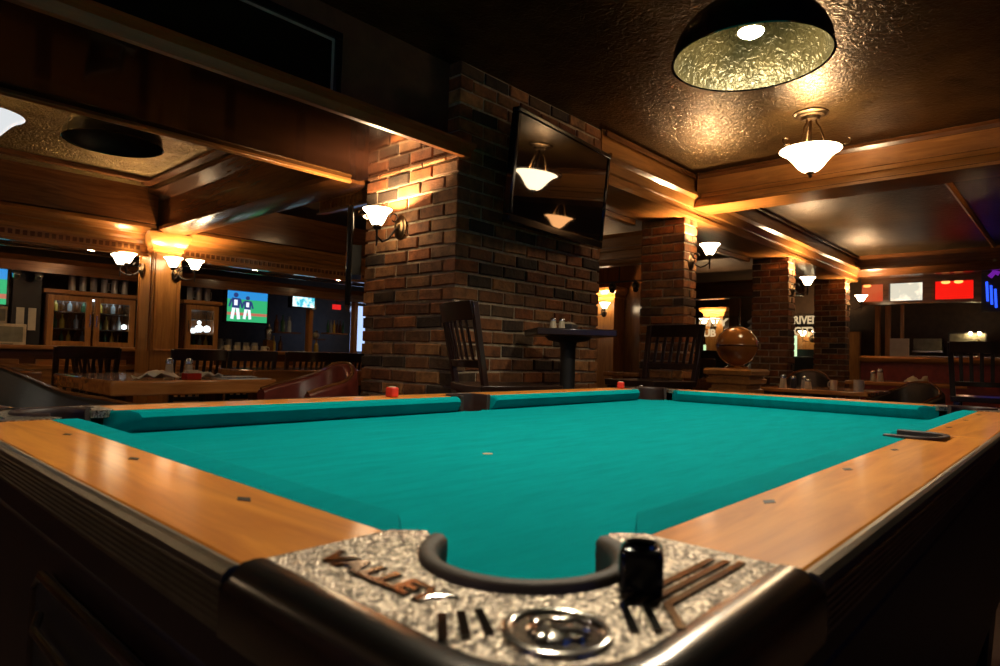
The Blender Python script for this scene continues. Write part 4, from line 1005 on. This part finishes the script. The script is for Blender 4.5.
for i, y in enumerate((3.95, 4.25, 4.6)):
    t = thing('track_spotlight', ['right black track spotlight beside the nearest column', 'middle black track spotlight over the far pilaster', 'left black track spotlight beside the big pillar'][i], 'spotlight', (7.2, y, 1.90), R(30))
    m = Matrix.Rotation(R(65), 3, 'Y')
    MB().lathe([(0, -.10), (.035, -.10), (.05, .02), (.055, .06), (.048, .055), (0, .04)], (0, 0, -.03), 16, m).build('housing', 'black_gloss', t)
    MB().tube([(0, 0, -.02), (0, 0, .05)], .01, 6).build('stem', 'black_matt', t)
slab_table(6.1, 6.9, 3.35, 4.0, .80, .05, 'small wood table with a pale top between big pillar and nearest column')
slat_chair('dining_chair', 'small dark slat-back chair at the pale table left of the nearest column', 'chair', (6.05, 3.02, 0), R(60), sh=.46, th=.97, w=.40)
# second gap
b = MB().extr([(0, 0), (-.04, .0), (-.04, .03), (-.01, .04), (-.01, .24), (-.04, .27), (.12, .27), (.12, 0)], (10.0, 3.1, 1.96), (0, 3.0, 0), (1, 0, 0))
o = struct('trim_10', b, 'brown_y', 'brown fascia board behind the gap right of the nearest column', 'fascia', angle=25)
MB().box(9.955, 9.962, 3.1, 6.1, 1.955, 1.972).build('pale_strip', 'panel_grey', o)
struct('trim_11', MB().box(10.0, 10.1, 4.04, 4.20, 0, 1.96), 'brown_z', 'slim brown wooden post above the sphere', 'post', bevel=.01)
o = struct('lit_pilaster', MB().box(11.0, 11.3, 4.72, 5.05, 0, 1.86), 'honey_z', 'lit orange pilaster behind the lettered glass', 'pilaster', bevel=.01)
MB().loft([[(11.0-e, 4.72-e, z), (11.3, 4.72-e, z), (11.3, 5.05+e, z), (11.0-e, 5.05+e, z)] for e, z in ((0, 1.74), (.03, 1.76), (.03, 1.80), (.09, 1.86), (.09, 1.90))]).build('capital', 'honey_y', o, angle=25)
sconce((11.0, 4.90, 1.56), PI, 'wall sconce glowing behind the lettered glass', arms=2, spread=.10)
def sign(lines, loc, label, size, sx):
    """lettering facing -x, reading towards -y"""
    t = thing('lettered_glass', label, 'sign', loc)
    b = MB(); h = size*1.0
    wmax = .62
    for k, (ln, wd_) in enumerate(lines):
        tmp = MB(); text_bm(tmp, ln, size, .003, Matrix.Identity(4), bold=.006)
        xs = [v.co.x for v in tmp.bm.verts]; x0, x1 = min(xs), max(xs); tmp.bm.free()
        f = wd_/(x1-x0)
        m = Matrix(((0, 0, -1, 0), (-f, 0, 0, f*x0), (0, 1, 0, -k*size*1.02), (0, 0, 0, 1)))
        text_bm(b, ln, size, .003, m, bold=.006)
    b.build('lettering', 'letters_lit', t)
    MB().box(.0, .02, -.74, .08, -loc[2], -len(lines)*size*1.05-.05).build('base_panel', 'black_matt', t)
    MB().box(.006, .012, -.72, .06, -len(lines)*size*1.05-.05, size*.95).build('glass_pane', 'glass_clear', t)
    return t
sign([('CITY', .50), ('PUB', .29)], (9.97, 4.69, 1.515), 'lit lettered glass reading CITY PUB left of the sphere', .165, 1)
sign([('RIVER', .42), ('CITY', .42)], (12.35, 3.965, 1.675), 'lit lettered glass reading RIVER between the two far columns', .20, 1)
t = thing('tube_light', 'greenish vertical tube light under the lettered glass', 'tube light', (10.4, 4.78, .92)); MB().tube([(0, 0, 0), (0, 0, .30)], .022, 10).build('tube', 'green_tube', t); MB().tube([(0, 0, -.92), (0, 0, 0)], .02, 8).build('stem', 'black_matt', t)
t = thing('tube_light', 'greenish vertical tube light beside the second column', 'tube light', (12.2, 3.88, 1.05)); MB().tube([(0, 0, 0), (0, 0, .40)], .025, 10).build('tube', 'green_tube', t); MB().tube([(0, 0, -1.05), (0, 0, 0)], .02, 8).build('stem', 'black_matt', t)
b = MB().box(12.9, 13.0, 3.0, 4.3, 0, 1.55); struct('wall_lit', b, 'honey_z', 'orange wood wall seen between the two far columns', 'wall')
sconce((12.9, 3.80, 1.42), PI, 'bright wall sconce seen between the two far columns', arms=2, spread=.12)
t = thing('dark_booth', 'black booth back between the second and the last column', 'booth', (12.0, 3.75, 0)); MB().box(-.05, .05, -.35, .35, 0, 1.07).build('backrest', 'black_leather', t, bevel=.03); MB().box(-.5, -.05, -.35, .35, 0, .45).build('seat', 'black_leather', t, bevel=.03)
t = thing('ornate_lamp', 'pale ornate stacked glass ornament beside the second column', 'ornament', (9.0, 3.42, 0))
b = MB()
pr = [(0, 0), (.16, 0), (.16, .03), (.05, .06), (.04, .80)]
for i in range(8):
    z = .84+i*.09; pr += [(.05, z), (.085, z+.02), (.09, z+.045), (.055, z+.07)]
pr += [(.03, 1.58), (0, 1.60)]
b.lathe(pr, n=20); b.build('body', 'glassware', t)
# sphere on its stacked plinth
t = thing('plinth', 'stacked moulded wooden plinth at the booth end, under the big sphere', 'plinth', (4.92, 2.0, 0))
rings = []
for e, z in ((.17, 0), (.17, .60), (.19, .62), (.19, .655), (.165, .665), (.165, .69), (.20, .70), (.20, .735), (.175, .745), (.175, .77), (.215, .785), (.22, .815), (.20, .825), (.20, .84), (.235, .85), (.24, .88), (.22, .895)):
    e *= .78; rings.append([(-e, -e, z), (e, -e, z), (e, e, z), (-e, e, z)])
MB().loft(rings).build('body', 'honey_x', t, angle=20)
t = thing('ball_finial', 'big glossy amber wooden sphere on the stacked plinth', 'sphere', (4.92, 2.0, .895))
pr = [(0, 0), (.085, 0), (.09, .012), (.06, .022), (.055, .03)]
pr += [(.155*math.sin(R(a)), .175-.155*math.cos(R(a))) for a in range(22, 181, 9)]
MB().lathe(pr, n=40).build('globe', 'gold_urn', t)
MB().lathe([(.1545, .188), (.158, .183), (.158, .176), (.1545, .171)], n=40).build('band', 'brown_x', t)
b = MB().box(5.0, 6.6, 2.34, 2.48, 0, .80); struct('booth_partition', b, 'brown_x', 'low wood booth partition running from the plinth along the columns', 'partition')

# ------------------------------------------------------------------ right end of the room
b = MB().box(10.9, 11.05, -3.4, 2.52, 0, 1.02); o = struct('half_wall', b, 'velvet_red', 'dark red half wall under the wooden ledge at the far right', 'half wall')
MB().extr([(0, 0), (-.02, .0), (-.06, .03), (-.07, .07), (-.05, .10), (.18, .10), (.18, 0)], (10.9, 2.52, .99), (0, -5.9, 0), (1, 0, 0)).build('ledge', 'honey_y', o, angle=25)
b = MB(); ys = [2.52, 2.24, 1.80, 2.14]
b.box(10.9, 11.0, -3.4, 2.52, 1.86, 1.91); b.box(10.9, 11.0, -3.4, 2.52, 2.17, 2.26)
panes = [(2.24, 2.56, 'panel_orange', 'orange'), (1.74, 2.14, 'panel_white', 'milky white'), (1.14, 1.58, 'panel_red', 'bright red'), (.55, .98, 'panel_red', 'unseen red')]
edges = [2.23, 2.15, 1.73, 1.59, 1.13, .99, .54, -3.4]
for y1, y0 in zip(edges[0::2], edges[1::2]): b.box(10.9, 11.0, y0, y1, 1.91, 2.17)
struct('panel_frame', b, 'brown_y', 'wooden header framing the coloured glass panels', 'panel frame')
for y0, y1, m, c in panes[:3]:
    g_ = MB().box(10.94, 10.96, y0, min(y1, 2.52), 1.91, 2.17).build('backlit_glass', m)
    if c != 'milky white':
        for q in ((.28, .62) if 'red' in c else (.35,)):
            yy = y1+(y0-y1)*q; MB().lathe([(0, 0), (.055, 0), (.05, .004), (0, .006)], (10.94, yy, 2.155), 18, Matrix.Rotation(-PI/2, 3, 'Y'), sx=.45).build('lamp_glow', 'panel_glow', g_)
    tag(g_, 'backlit %s glass panel over the far right ledge' % c, 'glass panel', 'backlit glass panels')
for y, lb in ((2.32, 'left wooden post'), (2.17, 'middle wooden post'), (1.98, 'right slim wooden post')):
    struct('trim_1%d' % (int(y*10)), MB().box(12.2, 12.28, y+.22, y+(.29 if y > 2 else .26), 1.0, 1.95), 'honey_z', lb+' lit behind the far right ledge', 'post')
t = thing('sign_board', 'pale notice board leaning behind the far right ledge', 'board', (12.15, 2.28, 1.10)); MB().box(0, .03, -.17, .10, .0, .30).build('panel', 'paper', t); MB().box(.03, .05, -.1, .05, -.12, .25).build('stand', 'brown_z', t)
t = thing('back_counter', 'dark steel counter behind the far right ledge', 'counter', (12.3, 1.2, 0)); MB().box(0, .5, -1.6, .95, 0, 1.10).build('body', 'charcoal', t); MB().box(-.02, .52, -1.62, .97, 1.10, 1.13).build('top', 'steel', t, bevel=.005)
t = thing('wall_cabinet', 'greenish grey glass panel unit behind the far right ledge', 'cabinet', (12.75, 1.42, 1.26)); MB().box(0, .2, -.25, .22, 0, .24).build('body', 'panel_grey', t, bevel=.01); MB().box(-.01, 0, -.27, .24, -.02, .26).build('frame', 'charcoal', t); MB().box(-.012, -.008, -.25, .22, 0, .24).build('glass_pane', 'panel_grey', t)
t = thing('wall_cabinet', 'dim grey glass panel unit left of the greenish one', 'cabinet', (12.75, 1.95, 1.22)); MB().box(0, .2, -.2, .2, 0, .2).build('body', 'panel_grey', t, bevel=.01); MB().box(-.01, .2, -.22, .22, -.03, 0).build('sill', 'steel', t)
for y, lb in ((1.36, 'left small lamp over the greenish panel'), (1.24, 'right small lamp over the greenish panel')):
    t = thing('round_lamp', lb, 'lamp', (12.70, y, 1.505)); MB().ball((0, 0, 0), .022, 10).build('globe', 'bar_glint', t); MB().tube([(0, 0, 0), (.06, 0, 0)], .008, 6).build('base', 'steel', t)
t = thing('neon_sign', 'blue neon bars hanging at the far right edge', 'neon sign', (10.6, .96, 1.80))
for k in range(3): MB().tube([(0, -.045*k, .30-.05*k), (0, -.045*k-.01, .04-.045*k)], .014, 8).build('tube', 'neon_blue', t)
MB().tube([(0, -.03, .36), (0, -.08, .42), (0, -.13, .40)], .03, 8).build('glow', 'neon_violet', t)
MB().box(.03, .05, -.18, .06, -.10, .46).build('backing', 'black_matt', t); MB().tube([(.04, -.06, .46), (.04, -.06, .53)], .008, 6).build('hanger', 'black_matt', t)
t = thing('orange_lampshade', 'dim orange cone lampshade by the right frame edge', 'lampshade', (10.97, 1.08, 1.09)); MB().lathe([(0, 0), (.05, 0), (.05, .01), (.012, .02), (.012, .07), (.13, .06), (.06, .22), (.055, .22), (0, .20)], n=24).build('shade', 'honey_x', t); MB().ball((0, 0, .235), .02, 10).build('knob', 'brass', t)
# dining tables in front of the half wall
def dining_table(loc, w_, d_, z, label):
    t = thing('dining_table', label, 'table', loc)
    MB().box(-w_/2, w_/2, -d_/2, d_/2, z-.035, z).build('tabletop', 'slab_y', t, bevel=.008)
    MB().lathe([(0, z-.035), (.14, z-.035), (.04, z-.08), (.04, .08), (.26, .02), (.26, 0), (0, 0)], n=24).build('pedestal', 'black_matt', t)
    return t
dining_table((5.75, 1.62, 0), .75, .85, .745, 'dining table with glasses and shakers before the second column')
dining_table((7.12, 1.22, 0), .75, .95, .80, 'dining table with a folded napkin before the red half wall')
for i, (x, y, h, r, m, lb) in enumerate(((5.55, 1.86, .11, .03, 'cream', 'pale salt shaker at the left of the dining table cluster'), (5.62, 1.80, .10, .028, 'charcoal', 'dark pepper shaker in the dining table cluster'),
        (5.68, 1.73, .10, .03, 'glassware', 'glass shaker in the middle of the dining table cluster'), (5.60, 1.68, .08, .03, 'cream', 'short cream shaker at the right of the cluster'))):
    shaker((x, y, .745), lb, h=h, r=r, fill=m, group=None)
mug((5.72, 1.52, .745), .075, .028, 'cream', 'small cream cup alone on the dining table', None, 'cup')
mug((5.74, 1.34, .745), .085, .038, 'glassware', 'glass mug at the right end of the dining table', None, 'glass')
crumpled('paper_napkin', 'folded cream napkin on the dining table before the red half wall', (6.92, 1.14, .80), .22, .16, .07, 12)
shaker((6.85, 1.42, .80), 'glass shaker beside the folded napkin', h=.12, r=.03)
shaker((6.95, 1.50, .80), 'small shaker left of the folded napkin', h=.10, r=.026)
barrel_chair('black leather armchair in front of the folded napkin table', (6.42, 1.12, 0), R(160), 'black_leather', hb=.80, ha=.68, w=.48, d=.44)
barrel_chair('black leather armchair behind the glasses on the dining table', (6.68, 2.02, 0), R(190), 'black_leather', hb=.87, ha=.70, w=.50, d=.48)
# unseen blue screens added to give the chrome lips blue highlights
flat_tv('unseen_blue_screen', 'added unseen blue screen behind the photographer, for highlights on the chrome', (-3.12, 1.2, 1.75), 90, 1.1, .62, 'tv_edge')
flat_tv('unseen_blue_screen', 'added unseen blue screen right of the pool table, for highlights on the chrome', (.9, -3.12, 1.75), 180, 1.1, .62, 'tv_edge')
